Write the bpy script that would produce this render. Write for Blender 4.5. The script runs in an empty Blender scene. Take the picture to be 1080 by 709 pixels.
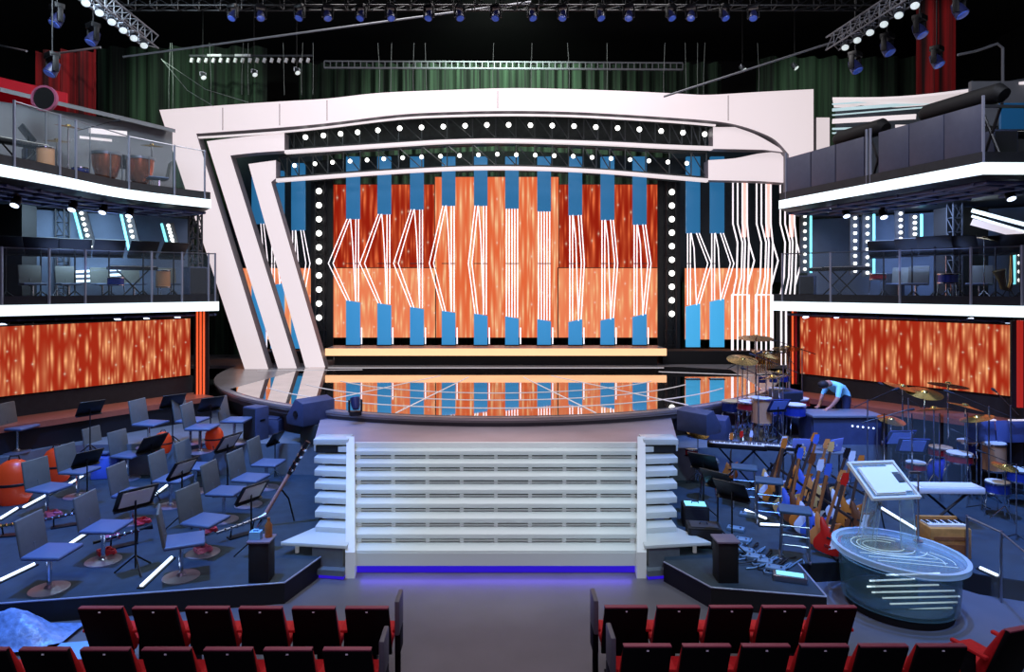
import bpy, bmesh, math, random
from mathutils import Vector, Matrix
random.seed(7)
PI = math.pi
scene = bpy.context.scene
COL = scene.collection

# ------------------------------------------------------------------ camera model
FPX, CX, HY, CAMH = 700.0, 523.0, 300.0, 4.3
def at(px, py, Y):
    return Vector(((px-CX)*Y/FPX, Y, CAMH-(py-HY)*Y/FPX))
def on(px, py, z):
    Y = (CAMH-z)*FPX/(py-HY)
    return Vector(((px-CX)*Y/FPX, Y, z))
def lin(c):
    return tuple(((v/255)/12.92 if v/255 <= 0.04045 else ((v/255+0.055)/1.055)**2.4) for v in c)

# ------------------------------------------------------------------ materials
def mat(name, rgb, rough=0.5, metal=0.0, emit=None, es=1.0, noise=0.0, nscale=8.0, spec=0.5, bump=0.0):
    m = bpy.data.materials.new(name); m.use_nodes = True
    nt = m.node_tree; b = nt.nodes['Principled BSDF']
    c = lin(rgb)
    b.inputs['Base Color'].default_value = (*c, 1)
    b.inputs['Roughness'].default_value = rough
    b.inputs['Metallic'].default_value = metal
    b.inputs['Specular IOR Level'].default_value = spec
    if emit is not None:
        b.inputs['Emission Color'].default_value = (*lin(emit), 1)
        b.inputs['Emission Strength'].default_value = es
    if noise or bump:
        tc = nt.nodes.new('ShaderNodeTexCoord'); n = nt.nodes.new('ShaderNodeTexNoise')
        n.inputs['Scale'].default_value = nscale; n.inputs['Detail'].default_value = 5
        nt.links.new(tc.outputs['Object'], n.inputs['Vector'])
        if noise:
            r = nt.nodes.new('ShaderNodeValToRGB')
            r.color_ramp.elements[0].position = 0.3; r.color_ramp.elements[1].position = 0.7
            r.color_ramp.elements[0].color = (*[v*(1-noise) for v in c], 1)
            r.color_ramp.elements[1].color = (*[min(1, v*(1+noise)) for v in c], 1)
            nt.links.new(n.outputs['Fac'], r.inputs['Fac'])
            nt.links.new(r.outputs['Color'], b.inputs['Base Color'])
        if bump:
            bp = nt.nodes.new('ShaderNodeBump'); bp.inputs['Strength'].default_value = bump
            bp.inputs['Distance'].default_value = 0.02
            nt.links.new(n.outputs['Fac'], bp.inputs['Height'])
            nt.links.new(bp.outputs['Normal'], b.inputs['Normal'])
    return m

def glass_mat(name, tint, clear=0.8, rough=0.03, edge=.8):
    """thin clear sheet: mostly see-through, with a tinted gloss"""
    m = bpy.data.materials.new(name); m.use_nodes = True
    nt = m.node_tree; nt.nodes.clear()
    out = nt.nodes.new('ShaderNodeOutputMaterial'); mx = nt.nodes.new('ShaderNodeMixShader')
    tr = nt.nodes.new('ShaderNodeBsdfTransparent'); pr = nt.nodes.new('ShaderNodeBsdfPrincipled')
    pr.inputs['Base Color'].default_value = (*lin(tint), 1); pr.inputs['Roughness'].default_value = rough
    lw = nt.nodes.new('ShaderNodeLayerWeight'); lw.inputs['Blend'].default_value = 0.25
    mp = nt.nodes.new('ShaderNodeMapRange'); mp.inputs['To Min'].default_value = 1-clear; mp.inputs['To Max'].default_value = min(1.0, 1-clear+edge)
    nt.links.new(lw.outputs['Facing'], mp.inputs['Value'])
    nt.links.new(mp.outputs['Result'], mx.inputs['Fac'])
    nt.links.new(tr.outputs[0], mx.inputs[1]); nt.links.new(pr.outputs[0], mx.inputs[2])
    nt.links.new(mx.outputs[0], out.inputs['Surface'])
    return m

def led_mat(name, base, streak, spark, density=6.5, L=0.75, seed=0.0, es=1.0, dens2=2.1, amount=1.0):
    """video wall showing falling streaks of light"""
    m = bpy.data.materials.new(name); m.use_nodes = True
    nt = m.node_tree; nt.nodes.clear(); N = nt.nodes.new; K = nt.links.new
    out = N('ShaderNodeOutputMaterial'); em = N('ShaderNodeEmission'); em.inputs['Strength'].default_value = es
    tc = N('ShaderNodeTexCoord'); sp = N('ShaderNodeSeparateXYZ'); K(tc.outputs['Object'], sp.inputs[0])
    def M(op, a, b=None, c=None):
        n = N('ShaderNodeMath'); n.operation = op
        for i, v in enumerate((a, b, c)):
            if v is None: continue
            if isinstance(v, (int, float)): n.inputs[i].default_value = v
            else: K(v, n.inputs[i])
        return n.outputs[0]
    def layer(d, Ln, sd, power, thr, wid):
        u = M('MULTIPLY_ADD', sp.outputs['X'], d, sd+100.37)
        cell = M('FLOOR', u); fu = M('FRACT', u)
        wn = N('ShaderNodeTexWhiteNoise'); wn.noise_dimensions = '1D'; K(cell, wn.inputs['W'])
        wn2 = N('ShaderNodeTexWhiteNoise'); wn2.noise_dimensions = '1D'; K(M('ADD', cell, 57.3+sd), wn2.inputs['W'])
        zz = M('MULTIPLY', sp.outputs['Z'], M('MULTIPLY_ADD', wn2.outputs['Value'], 0.9/Ln, 0.5/Ln))
        v = M('FRACT', M('MULTIPLY_ADD', wn.outputs['Value'], 9.0, zz))
        tri = M('SUBTRACT', 1.0, M('ABSOLUTE', M('MULTIPLY_ADD', v, 2.0, -1.0)))
        s = M('POWER', tri, power)
        h = M('SUBTRACT', 1.0, M('ABSOLUTE', M('MULTIPLY_ADD', fu, 2.0, -1.0)))
        h = M('POWER', h, wid)
        on_ = M('GREATER_THAN', wn2.outputs['Value'], thr)
        return M('MULTIPLY', M('MULTIPLY', s, h), on_)
    a = layer(density, L, 3.1+seed, 1.7, 0.32, 2.6)
    b = layer(density*dens2, L*0.8, 17.7+seed, 2.2, 0.40, 1.2)
    c = layer(density*0.55, L*1.7, 31.9+seed, 1.4, 0.3, 1.8)
    sparkl = layer(density*0.9, L*0.9, 47.1+seed, 22.0, 0.45, 5.0)
    s1 = M('MULTIPLY', M('ADD', M('ADD', a, M('MULTIPLY', b, 0.75)), M('MULTIPLY', c, 0.35)), amount)
    s1 = M('MINIMUM', s1, 1.0)
    mx = N('ShaderNodeMix'); mx.data_type = 'RGBA'
    mx.inputs[6].default_value = (*lin(base), 1); mx.inputs[7].default_value = (*lin(streak), 1)
    K(s1, mx.inputs[0])
    mx2 = N('ShaderNodeMix'); mx2.data_type = 'RGBA'; mx2.inputs[7].default_value = (*lin(spark), 1)
    K(mx.outputs[2], mx2.inputs[6]); K(M('MULTIPLY', sparkl, 0.9), mx2.inputs[0])
    K(mx2.outputs[2], em.inputs['Color']); K(em.outputs[0], out.inputs['Surface'])
    return m

def curtain_mat(name, dark, light, scale=3.0):
    m = bpy.data.materials.new(name); m.use_nodes = True
    nt = m.node_tree; b = nt.nodes['Principled BSDF']; b.inputs['Roughness'].default_value = 0.9
    tc = nt.nodes.new('ShaderNodeTexCoord'); mp = nt.nodes.new('ShaderNodeMapping')
    mp.inputs['Scale'].default_value = (scale, scale, 0.08)
    n = nt.nodes.new('ShaderNodeTexNoise'); n.inputs['Scale'].default_value = 2.0; n.inputs['Detail'].default_value = 3
    r = nt.nodes.new('ShaderNodeValToRGB')
    r.color_ramp.elements[0].color = (*lin(dark), 1); r.color_ramp.elements[1].color = (*lin(light), 1)
    r.color_ramp.elements[0].position = .35; r.color_ramp.elements[1].position = .7
    nt.links.new(tc.outputs['Object'], mp.inputs['Vector']); nt.links.new(mp.outputs['Vector'], n.inputs['Vector'])
    nt.links.new(n.outputs['Fac'], r.inputs['Fac']); nt.links.new(r.outputs['Color'], b.inputs['Base Color'])
    return m

def mirror_floor(name, tint, refl, rough, dark):
    m = bpy.data.materials.new(name); m.use_nodes = True
    nt = m.node_tree; nt.nodes.clear()
    out = nt.nodes.new('ShaderNodeOutputMaterial'); mx = nt.nodes.new('ShaderNodeMixShader')
    d = nt.nodes.new('ShaderNodeBsdfDiffuse'); d.inputs['Color'].default_value = (*lin(dark), 1)
    g = nt.nodes.new('ShaderNodeBsdfGlossy'); g.inputs['Color'].default_value = (*lin(tint), 1); g.inputs['Roughness'].default_value = rough
    tc = nt.nodes.new('ShaderNodeTexCoord'); n = nt.nodes.new('ShaderNodeTexNoise'); n.inputs['Scale'].default_value = 1.2
    mp = nt.nodes.new('ShaderNodeMapRange'); mp.inputs['To Min'].default_value = refl-0.12; mp.inputs['To Max'].default_value = refl+0.12
    nt.links.new(tc.outputs['Object'], n.inputs['Vector']); nt.links.new(n.outputs['Fac'], mp.inputs['Value'])
    nt.links.new(mp.outputs['Result'], mx.inputs['Fac'])
    nt.links.new(d.outputs[0], mx.inputs[1]); nt.links.new(g.outputs[0], mx.inputs[2]); nt.links.new(mx.outputs[0], out.inputs['Surface'])
    return m

M_black   = mat('black_metal', (18, 18, 21), 0.45, 0.2)
M_soot    = mat('black_paint', (10, 10, 12), 0.7)
M_fascia  = mat('charcoal_fascia', (38, 41, 46), 0.5, 0.0, noise=.2)
M_post    = mat('rail_post_grey', (130, 134, 150), .45, emit=(120, 126, 150), es=.12)  # faint glow stands in for light falling on the grey posts
M_topgl   = glass_mat('clear_top', (190, 225, 235), 0.93, .04, .25)
M_steel   = mat('steel', (150, 155, 165), 0.3, 0.9)
M_chrome  = mat('chrome', (205, 208, 215), 0.15, 1.0)
M_grey    = mat('grey_paint', (110, 112, 118), 0.5)
M_dgrey   = mat('dark_grey_paint', (58, 60, 66), 0.5)
M_white   = mat('white_paint', (230, 230, 232), 0.45)
M_whitegl = mat('white_light', (240, 240, 240), 0.4, emit=(246, 250, 252), es=1.15)
M_cool    = mat('cool_white_light', (240, 250, 255), 0.4, emit=(226, 246, 250), es=1.25)
M_neon    = mat('neon_white', (250, 246, 250), 0.4, emit=(250, 240, 246), es=1.05)
M_cyan    = mat('cyan_light', (120, 220, 230), 0.4, emit=(130, 225, 235), es=1.2)
M_bulb    = mat('warm_bulb', (255, 255, 250), 0.4, emit=(255, 255, 248), es=3.0)
M_lens    = mat('blue_white_lens', (220, 230, 255), 0.2, emit=(205, 222, 255), es=3.0)
M_panel   = mat('lit_frame_face', (170, 160, 164), 0.5, emit=(250, 235, 238), es=0.74)
M_trim    = mat('frame_trim', (98, 92, 98), 0.5, 0.2, emit=(96, 90, 95), es=0.2)
M_stripw  = mat('frame_strip', (170, 162, 165), 0.5, emit=(244, 232, 234), es=0.72)
M_blue    = mat('blue_panel', (26, 76, 112), 0.5, emit=(48, 126, 182), es=0.58)
M_blue2   = mat('bright_blue_panel', (40, 110, 150), 0.5, emit=(70, 172, 228), es=0.9)
M_blue3   = mat('lower_blue_panel', (34, 96, 140), 0.5, emit=(56, 144, 204), es=0.78)
M_peach   = mat('peach_step_light', (250, 190, 140), 0.5, emit=(255, 196, 146), es=1.0)
M_orangeT = mat('orange_tube', (250, 110, 60), 0.5, emit=(240, 96, 50), es=0.9)
M_pinkT   = mat('pink_tube', (250, 190, 180), 0.5, emit=(250, 176, 160), es=0.85)
M_floor   = mat('grey_studio_floor', (98, 96, 102), 0.36, noise=.10, nscale=1.6)
M_stage   = mat('grey_gloss_stage', (132, 128, 130), 0.26, noise=.12, nscale=1.0)
M_mirror  = mirror_floor('mirror_stage_floor', (255, 250, 248), 0.78, 0.03, (18, 16, 18))
M_landing = mat('pinkish_landing_floor', (150, 138, 146), 0.35, noise=.08, nscale=2.0)
M_carpet  = mat('blue_grey_carpet', (36, 52, 64), 0.75, noise=.22, nscale=5.0)
M_riser   = mat('riser_wall_grey', (98, 106, 114), 0.55, noise=.1)
M_ledge   = mat('gloss_ledge_floor', (168, 96, 74), 0.28, noise=.1)
M_ledge2  = mat('ledge_front', (22, 20, 24), 0.5)
M_tread   = mat('frosted_tread', (180, 190, 194), 0.25, emit=(198, 212, 214), es=0.10)
M_treadm  = mat('stair_metal', (190, 196, 200), 0.35, emit=(220, 226, 228), es=0.14)
M_purple  = mat('violet_glow', (40, 20, 160), 0.5, emit=(44, 20, 200), es=0.8)
M_seatbk  = mat('seat_black_shell', (6, 6, 11), 0.7, spec=.15)
M_red     = mat('red_upholstery', (196, 20, 26), 0.8, noise=.12, nscale=30, emit=(150, 12, 20), es=0.05)  # slight glow put in to keep the red vivid
M_mauve   = mat('seat_top_rim', (150, 70, 88), 0.6)
M_plate   = mat('number_plate', (225, 225, 232), 0.4)
M_arm     = mat('armrest_grey', (96, 96, 104), 0.55)
M_chairsh = mat('chair_shell', (92, 94, 88), 0.55, noise=.08)
M_chairst = mat('chair_seat', (80, 94, 122), 0.5)
M_chairbs = mat('chair_base', (150, 145, 160), 0.3, 0.6)
M_desk    = mat('music_desk_black', (16, 16, 20), 0.4)
M_paper   = mat('paper', (228, 226, 216), 0.8)
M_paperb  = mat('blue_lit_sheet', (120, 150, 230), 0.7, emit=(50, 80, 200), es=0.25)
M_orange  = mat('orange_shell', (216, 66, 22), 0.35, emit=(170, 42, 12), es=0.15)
M_copper  = mat('copper_bowl', (190, 110, 70), 0.25, 0.8)
M_skinh   = mat('drum_head', (225, 220, 210), 0.6)
M_drumbl  = mat('blue_sparkle_shell', (40, 60, 150), 0.25, 0.3)
M_drumrd  = mat('red_drum_shell', (140, 24, 34), 0.3, 0.1)
M_drumtan = mat('tan_drum_shell', (190, 140, 100), 0.4)
M_brass   = mat('brass', (200, 165, 90), 0.25, 0.9)
M_wood    = mat('warm_wood', (150, 90, 44), 0.45, noise=.2, nscale=12)
M_wood2   = mat('golden_wood', (190, 130, 62), 0.4, noise=.2, nscale=12)
M_spk     = mat('speaker_box', (58, 66, 94), 0.6, noise=.1)
M_grill   = mat('speaker_grille', (30, 32, 40), 0.7, noise=.35, nscale=120)
M_cloth   = mat('cyan_shirt', (150, 225, 235), 0.8)
M_trouser = mat('navy_trousers', (28, 32, 60), 0.8)
M_skin    = mat('skin', (190, 130, 105), 0.6)
M_hair    = mat('dark_hair', (30, 22, 20), 0.7)
M_plastic = mat('blue_plastic_sheet', (110, 140, 190), 0.3, noise=.35, nscale=14, bump=.6)
M_foam    = mat('pale_blue_board', (120, 170, 230), 0.5)
M_rope    = mat('rope', (190, 165, 120), 0.8)
M_green   = curtain_mat('green_curtain', (6, 12, 8), (52, 78, 56))
M_redcur  = curtain_mat('red_curtain', (30, 2, 4), (150, 12, 18))
M_wallblk = mat('black_wall', (7, 7, 9), 0.85, noise=.2)
M_ceil    = mat('black_ceiling', (5, 5, 7), 0.9, noise=.2)
M_balwall = mat('blue_grey_wall', (84, 98, 122), 0.6, noise=.12, nscale=2)
M_balwall2= mat('light_grey_wall', (120, 122, 126), 0.6, noise=.08, nscale=2)
M_parapet = mat('slate_parapet', (74, 78, 100), 0.5, noise=.06)
M_glass   = glass_mat('rail_glass', (190, 215, 230), 0.975, .03, .10)
M_acryl   = glass_mat('acrylic', (190, 225, 235), 0.88, .03, .5)
M_rim     = glass_mat('acrylic_rim', (200, 230, 238), 0.62, .05, .5)
M_frost   = glass_mat('frosted_teal_glass', (84, 124, 132), 0.66, 0.15, .45)
M_redbl   = mat('red_cable', (200, 50, 60), 0.5)
M_cable   = mat('black_cable', (14, 14, 18), 0.6)
M_lcd     = mat('blue_lit_laptop_lid', (130, 145, 215), 0.35, 0.3, emit=(70, 90, 200), es=0.2)  # blue light on the silver lid is put into colour and glow
M_screen  = mat('lit_screen', (150, 220, 230), 0.3, emit=(130, 215, 225), es=0.9)
M_ivory   = mat('piano_keys', (226, 220, 205), 0.35)
M_greenbx = mat('green_box', (130, 190, 40), 0.5, emit=(120, 180, 30), es=.4)
M_gtr = [mat('guitar_%s' % n, c, 0.25) for n, c in (('red', (196, 34, 24)), ('sunburst', (196, 110, 40)), ('natural', (206, 160, 96)),
         ('blue', (70, 100, 190)), ('brown', (110, 62, 36)), ('white', (205, 210, 225)), ('black', (24, 24, 30)), ('amber', (206, 128, 66)))]
M_led_side = led_mat('led_side', (164, 42, 22), (255, 178, 120), (255, 236, 200), 7.2, 0.9, 0.0, 1.0)
M_led_ctr  = led_mat('led_center', (228, 104, 60), (255, 214, 160), (255, 240, 215), 5.2, 2.4, 4.0, 1.0, amount=1.0)
M_led_low  = led_mat('led_low', (236, 126, 84), (255, 214, 156), (255, 240, 220), 5.0, 1.5, 8.0, 1.0, amount=.8)
M_led_up   = led_mat('led_up', (150, 30, 14), (250, 122, 70), (255, 225, 190), 4.6, 2.0, 12.0, 1.0, amount=.85)

# ------------------------------------------------------------------ mesh builder
class MB:
    def __init__(self, M=None):
        self.v = []; self.f = []; self.mi = []; self.M = M or Matrix()
    def add(self, vs, fs, m=0):
        o = len(self.v)
        self.v += [self.M @ Vector(p) for p in vs]
        for f in fs:
            self.f.append([o+i for i in f]); self.mi.append(m)
        return self
    def box(self, c, s, m=0, R=None):
        x, y, z = s[0]/2, s[1]/2, s[2]/2
        vs = [Vector(p) for p in ((-x,-y,-z),(x,-y,-z),(x,y,-z),(-x,y,-z),(-x,-y,z),(x,-y,z),(x,y,z),(-x,y,z))]
        if R is not None: vs = [R @ p for p in vs]
        vs = [p+Vector(c) for p in vs]
        return self.add(vs, [(0,3,2,1),(4,5,6,7),(0,1,5,4),(1,2,6,5),(2,3,7,6),(3,0,4,7)], m)
    def cone(self, p0, p1, r0, r1=None, n=10, m=0):
        r1 = r0 if r1 is None else r1
        p0, p1 = Vector(p0), Vector(p1); d = (p1-p0)
        if d.length < 1e-6: return self
        d.normalize(); a = d.orthogonal().normalized(); b = d.cross(a)
        vs = []
        for p, r in ((p0, r0), (p1, r1)):
            for i in range(n):
                t = 2*PI*i/n; vs.append(p+(a*math.cos(t)+b*math.sin(t))*r)
        fs = [(i, (i+1) % n, n+(i+1) % n, n+i) for i in range(n)]
        fs += [tuple(range(n))[::-1], tuple(range(n, 2*n))]
        return self.add(vs, fs, m)
    def tube(self, pts, r, n=8, m=0):
        pts = [Vector(p) for p in pts]; vs = []; fs = []
        a = None
        for k, p in enumerate(pts):
            d = (pts[min(k+1, len(pts)-1)]-pts[max(k-1, 0)]).normalized()
            if a is None: a = d.orthogonal().normalized()
            else:
                a = (a-d*a.dot(d))
                a = a.normalized() if a.length > 1e-5 else d.orthogonal().normalized()
            b = d.cross(a); rr = r[k] if isinstance(r, (list, tuple)) else r
            for i in range(n):
                t = 2*PI*i/n; vs.append(p+(a*math.cos(t)+b*math.sin(t))*rr)
        for k in range(len(pts)-1):
            for i in range(n):
                fs.append((k*n+i, k*n+(i+1) % n, (k+1)*n+(i+1) % n, (k+1)*n+i))
        fs += [tuple(range(n))[::-1], tuple(range((len(pts)-1)*n, len(pts)*n))]
        return self.add(vs, fs, m)
    def lathe(self, prof, n=20, m=0, c=(0, 0, 0), R=None, sx=1, sy=1):
        vs = []; fs = []; c = Vector(c)
        for (r, z) in prof:
            for i in range(n):
                t = 2*PI*i/n; p = Vector((max(r, 1e-4)*math.cos(t)*sx, max(r, 1e-4)*math.sin(t)*sy, z))
                vs.append((R @ p if R is not None else p)+c)
        for k in range(len(prof)-1):
            for i in range(n):
                fs.append((k*n+i, k*n+(i+1) % n, (k+1)*n+(i+1) % n, (k+1)*n+i))
        if prof[0][0] > 1e-3 and prof[-1][0] > 1e-3:          # open ring profile: close it on itself
            k = len(prof)-1
            fs += [(k*n+i, k*n+(i+1) % n, (i+1) % n, i) for i in range(n)]
        return self.add(vs, fs, m)
    def sphere(self, c, r, n=10, m=0, s=(1, 1, 1)):
        k = max(4, n//2); prof = [(r*math.sin(PI*j/k), -r*math.cos(PI*j/k)) for j in range(k+1)]
        vs = []; fs = []
        for (rr, z) in prof:
            for i in range(n):
                t = 2*PI*i/n; vs.append(Vector((max(rr, 1e-4)*math.cos(t)*s[0], max(rr, 1e-4)*math.sin(t)*s[1], z*s[2]))+Vector(c))
        for kk in range(k):
            for i in range(n):
                fs.append((kk*n+i, kk*n+(i+1) % n, (kk+1)*n+(i+1) % n, (kk+1)*n+i))
        return self.add(vs, fs, m)
    def prism(self, poly, z0, z1, m=0):
        n = len(poly)
        A = sum(poly[i][0]*poly[(i+1) % n][1]-poly[(i+1) % n][0]*poly[i][1] for i in range(n))
        if A < 0: poly = poly[::-1]
        vs = [(p[0], p[1], z0) for p in poly]+[(p[0], p[1], z1) for p in poly]
        fs = [tuple(range(n))[::-1], tuple(range(n, 2*n))]+[(i, (i+1) % n, n+(i+1) % n, n+i) for i in range(n)]
        return self.add(vs, fs, m)
    def prism_y(self, poly, y0, y1, m=0):           # poly in (x,z)
        n = len(poly)
        vs = [(p[0], y0, p[1]) for p in poly]+[(p[0], y1, p[1]) for p in poly]
        fs = [tuple(range(n)), tuple(range(n, 2*n))[::-1]]+[((i+1) % n, i, n+i, n+(i+1) % n) for i in range(n)]
        return self.add(vs, fs, m)
    def wall(self, path, z0, z1, t, m=0):           # vertical band along a plan polyline, thickness t to its left
        pts = [Vector((p[0], p[1])) for p in path]; L = []
        for k, p in enumerate(pts):
            d = (pts[min(k+1, len(pts)-1)]-pts[max(k-1, 0)]).normalized()
            L.append(p+Vector((-d.y, d.x))*t)
        n = len(pts); vs = []
        for z in (z0, z1):
            vs += [(p.x, p.y, z) for p in pts]+[(p.x, p.y, z) for p in L]
        fs = []
        for i in range(n-1):
            a, b, c, d = i, i+1, n+i+1, n+i; o = 2*n
            fs += [(a, b, b+o, a+o), (c, d, d+o, c+o), (d, c, b, a), (a+o, b+o, c+o, d+o)]
        o = 2*n
        fs += [(0, o, n+o, n), (n-1, 2*n-1, 2*n-1+o, n-1+o)]
        return self.add(vs, fs, m)
    def truss(self, p0, p1, w=0.3, r=0.02, step=0.4, m=0):
        p0, p1 = Vector(p0), Vector(p1); d = p1-p0; L = d.length; d.normalize()
        up = Vector((0, 0, 1)); a = d.cross(up)
        a = a.normalized() if a.length > .1 else Vector((1, 0, 0)); b = a.cross(d)
        cs = [(a*sx+b*sy)*w/2 for sx, sy in ((-1,-1),(1,-1),(1,1),(-1,1))]
        for c in cs: self.cone(p0+c, p1+c, r, n=6, m=m)
        k = max(1, int(L/step))
        for i in range(k):
            q0 = p0+d*L*i/k; q1 = p0+d*L*(i+1)/k
            for j in range(4):
                c0, c1 = cs[j], cs[(j+1) % 4]
                self.cone(q0+c0, q1+c1, r*.6, n=5, m=m)
                self.cone(q0+c0, q0+c1, r*.6, n=5, m=m)
        return self
    def build(self, name, mats, parent=None, bevel=0.0, seg=2, angle=35, loc=None, rot=None):
        me = bpy.data.meshes.new(name); me.from_pydata([tuple(v) for v in self.v], [], self.f)
        if not isinstance(mats, (list, tuple)): mats = [mats]
        for mm in mats: me.materials.append(mm)
        for p, i in zip(me.polygons, self.mi): p.material_index = i
        bm = bmesh.new(); bm.from_mesh(me)
        bmesh.ops.recalc_face_normals(bm, faces=bm.faces)
        if bevel > 0:
            es = [e for e in bm.edges if len(e.link_faces) == 2 and e.calc_face_angle(0) > 0.5]
            bmesh.ops.bevel(bm, geom=es, offset=bevel, segments=seg, affect='EDGES', profile=.5, clamp_overlap=True)
        bm.to_mesh(me); bm.free()
        for p in me.polygons: p.use_smooth = True
        me.set_sharp_from_angle(angle=math.radians(angle))
        o = bpy.data.objects.new(name, me); COL.objects.link(o)
        if parent is not None: o.parent = parent
        if loc is not None: o.location = loc
        if rot is not None: o.rotation_euler = rot
        return o

def tag(o, label, cat, group=None, kind=None):
    o['label'] = label; o['category'] = cat
    if group: o['group'] = group
    if kind: o['kind'] = kind
    return o
def thing(name, label, cat, loc=(0, 0, 0), rz=0.0, group=None):
    o = bpy.data.objects.new(name, None); COL.objects.link(o); o.empty_display_size = .1
    o.location = loc; o.rotation_euler = (0, 0, rz)
    return tag(o, label, cat, group)
def struct(o):
    o['kind'] = 'structure'; return o
def copy_tree(o, loc, rz=None, label=None, group=None, rot=None):
    def rec(s, par):
        c = s.copy(); COL.objects.link(c)
        if par is not None: c.parent = par
        for ch in [q for q in s.children]: rec(ch, c)
        return c
    r = rec(o, None); r.location = loc
    if rz is not None: r.rotation_euler = (0, 0, rz)
    if rot is not None: r.rotation_euler = rot
    if label: r['label'] = label
    if group: r['group'] = group
    return r
class Kind:
    """first placement moves the prototype itself, later ones copy it with all its parts"""
    def __init__(self, proto): self.p = proto; self.used = False
    def put(self, loc, rz, label, group=None, scale=1.0, rot=None):
        if not self.used:
            self.used = True; o = self.p; o.location = loc
            o.rotation_euler = rot if rot is not None else (0, 0, rz); o['label'] = label
            if group: o['group'] = group
        else: o = copy_tree(self.p, loc, rz, label, group, rot)
        o.scale = (scale,)*3
        return o
ORD = ['first', 'second', 'third', 'fourth', 'fifth', 'sixth', 'seventh', 'eighth', 'ninth', 'tenth', 'eleventh', 'twelfth']
def RX(a): return Matrix.Rotation(a, 3, 'X')
def RY(a): return Matrix.Rotation(a, 3, 'Y')
def RZ(a): return Matrix.Rotation(a, 3, 'Z')

# ================================================================== SETTING
struct(MB().box((0, 12, -0.1), (44, 40, 0.2)).build('floor', M_floor))
struct(MB().box((0, 12, 15.1), (44, 40, 0.2)).build('ceiling', M_ceil))
struct(MB().box((-21.9, 12, 7.5), (.2, 40, 15)).build('wall_left', M_wallblk))
struct(MB().box((21.9, 12, 7.5), (.2, 40, 15)).build('wall_right', M_wallblk))
struct(MB().box((0, 31.9, 7.5), (44, .2, 15)).build('wall_back', M_wallblk))
struct(MB().box((0, -7.9, 7.5), (44, .2, 15)).build('wall_front', M_wallblk))

def curtain(name, label, x0, x1, Y, z0, z1, m, amp=.16, wl=.55, group=None, dy=0):
    n = max(8, int(abs(x1-x0)/wl*8)); vs = []; fs = []
    for i in range(n+1):
        t = i/n; x = x0+(x1-x0)*t; y = Y+dy*t+amp*math.sin(2*PI*t*abs(x1-x0)/wl)+.05*math.sin(t*37)
        vs += [(0+x, y, z0), (x, y, (z0+z1)/2), (x, y, z1)]
    for i in range(n):
        for k in range(2): fs.append((3*i+k, 3*i+3+k, 3*i+4+k, 3*i+1+k))
    b = MB(); b.add(vs, fs); o = b.build(name, m, angle=80)
    return tag(o, label, 'curtain', group)
curtain('stage_curtain', 'long dark green pleated curtain hanging behind the white arch, centre piece', -8.0, 9.2, 27.0, 1.0, 13.3, M_green)
curtain('stage_curtain', 'dark green pleated curtain hanging above the left balcony beside the red one', -15.6, -9.0, 26.0, 1.0, 13.6, M_green, wl=.8)
curtain('stage_curtain', 'dark green curtain hanging above the slatted wall of the right balcony', 10.2, 16.5, 26.0, 1.0, 13.2, M_green, wl=.8)
curtain('red_curtain', 'red curtain hanging above the left balcony', -13.6, -11.7, 19.6, 7.6, 11.2, M_redcur, wl=.5)
curtain('red_curtain', 'red curtain hanging above the right balcony under the lamp truss', 12.7, 13.9, 20.0, 8.6, 13.6, M_redcur, wl=.5)

# ------------------------------------------------------------------ stage
SZ = 1.6; SC = Vector((0, 22.0)); SR = 8.6
def arc(r, a0, a1, n): return [(SC.x+r*math.cos(a0+(a1-a0)*i/n), SC.y+r*math.sin(a0+(a1-a0)*i/n)) for i in range(n+1)]
stage = thing('stage', 'round-fronted grey stage with a mirror-black floor inlay', 'stage', (0, 22, 0))
def sbuild(b, name, m, **k):
    b.M = Matrix.Translation((0, -22, 0)) @ b.M
    b.v = [Matrix.Translation((0, -22, 0)) @ v for v in b.v]
    return b.build(name, m, stage, **k)
front = arc(SR, PI, 2*PI, 48)
sbuild(MB().prism(front+[(12.6, 22.0), (12.6, 25.5), (-12.6, 25.5), (-12.6, 22.0)], SZ-.10, SZ), 'deck', M_stage)
o = sbuild(MB().wall(arc(SR-.03, PI, 2*PI, 48), 1.40, SZ-.10, .1).wall(arc(SR-.35, PI, 2*PI, 48), 0.0, 1.40, .1), 'fascia', mat('stage_fascia', (66, 64, 70), .5))
sbuild(MB().wall(arc(SR+.012, PI*1.02, PI*1.98, 48), SZ-.055, SZ-.012, .02), 'edge_trim', mat('edge_trim_metal', (190, 180, 180), .3, .6))
inl = [(-5.5, 21.55)]+[(p[0]*.985, p[1]) for p in arc(SR-.14, PI*1.18, PI*1.82, 36)]+[(6.9, 21.2), (5.5, 21.55)]
inl = [(-6.0, 21.6)]+[(SC.x+(SR-.16)*math.cos(t), SC.y+(SR-.16)*math.sin(t)) for t in [PI*(1.2+.6*i/40) for i in range(41)]]+[(7.4, 20.9), (6.0, 21.6)]
sbuild(MB().prism(inl, SZ, SZ+.012), 'mirror_inlay', M_mirror)
lineM = mat('floor_line_glow', (190, 190, 195), .4, emit=(225, 220, 226), es=.45)
def fline(pts, w=.03):
    b = MB()
    for a, c in zip(pts[:-1], pts[1:]):
        a, c = Vector((*a, SZ+.018)), Vector((*c, SZ+.018)); d = (c-a); L = d.length
        b.box((a+c)/2, (L, w, .008), R=RZ(math.atan2(d.y, d.x)))
    sbuild(b, 'floor_line', lineM)
fline([(-5.4, 21.35), (5.4, 21.35)], .09)  # wide glowing line stands in for the step edge's reflection
for r in (7.6, 6.6, 5.6):
    fline([(SC.x+r*math.cos(PI*(1.22+.56*i/30)), SC.y+r*math.sin(PI*(1.22+.56*i/30))) for i in range(31)], .025)
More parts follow.
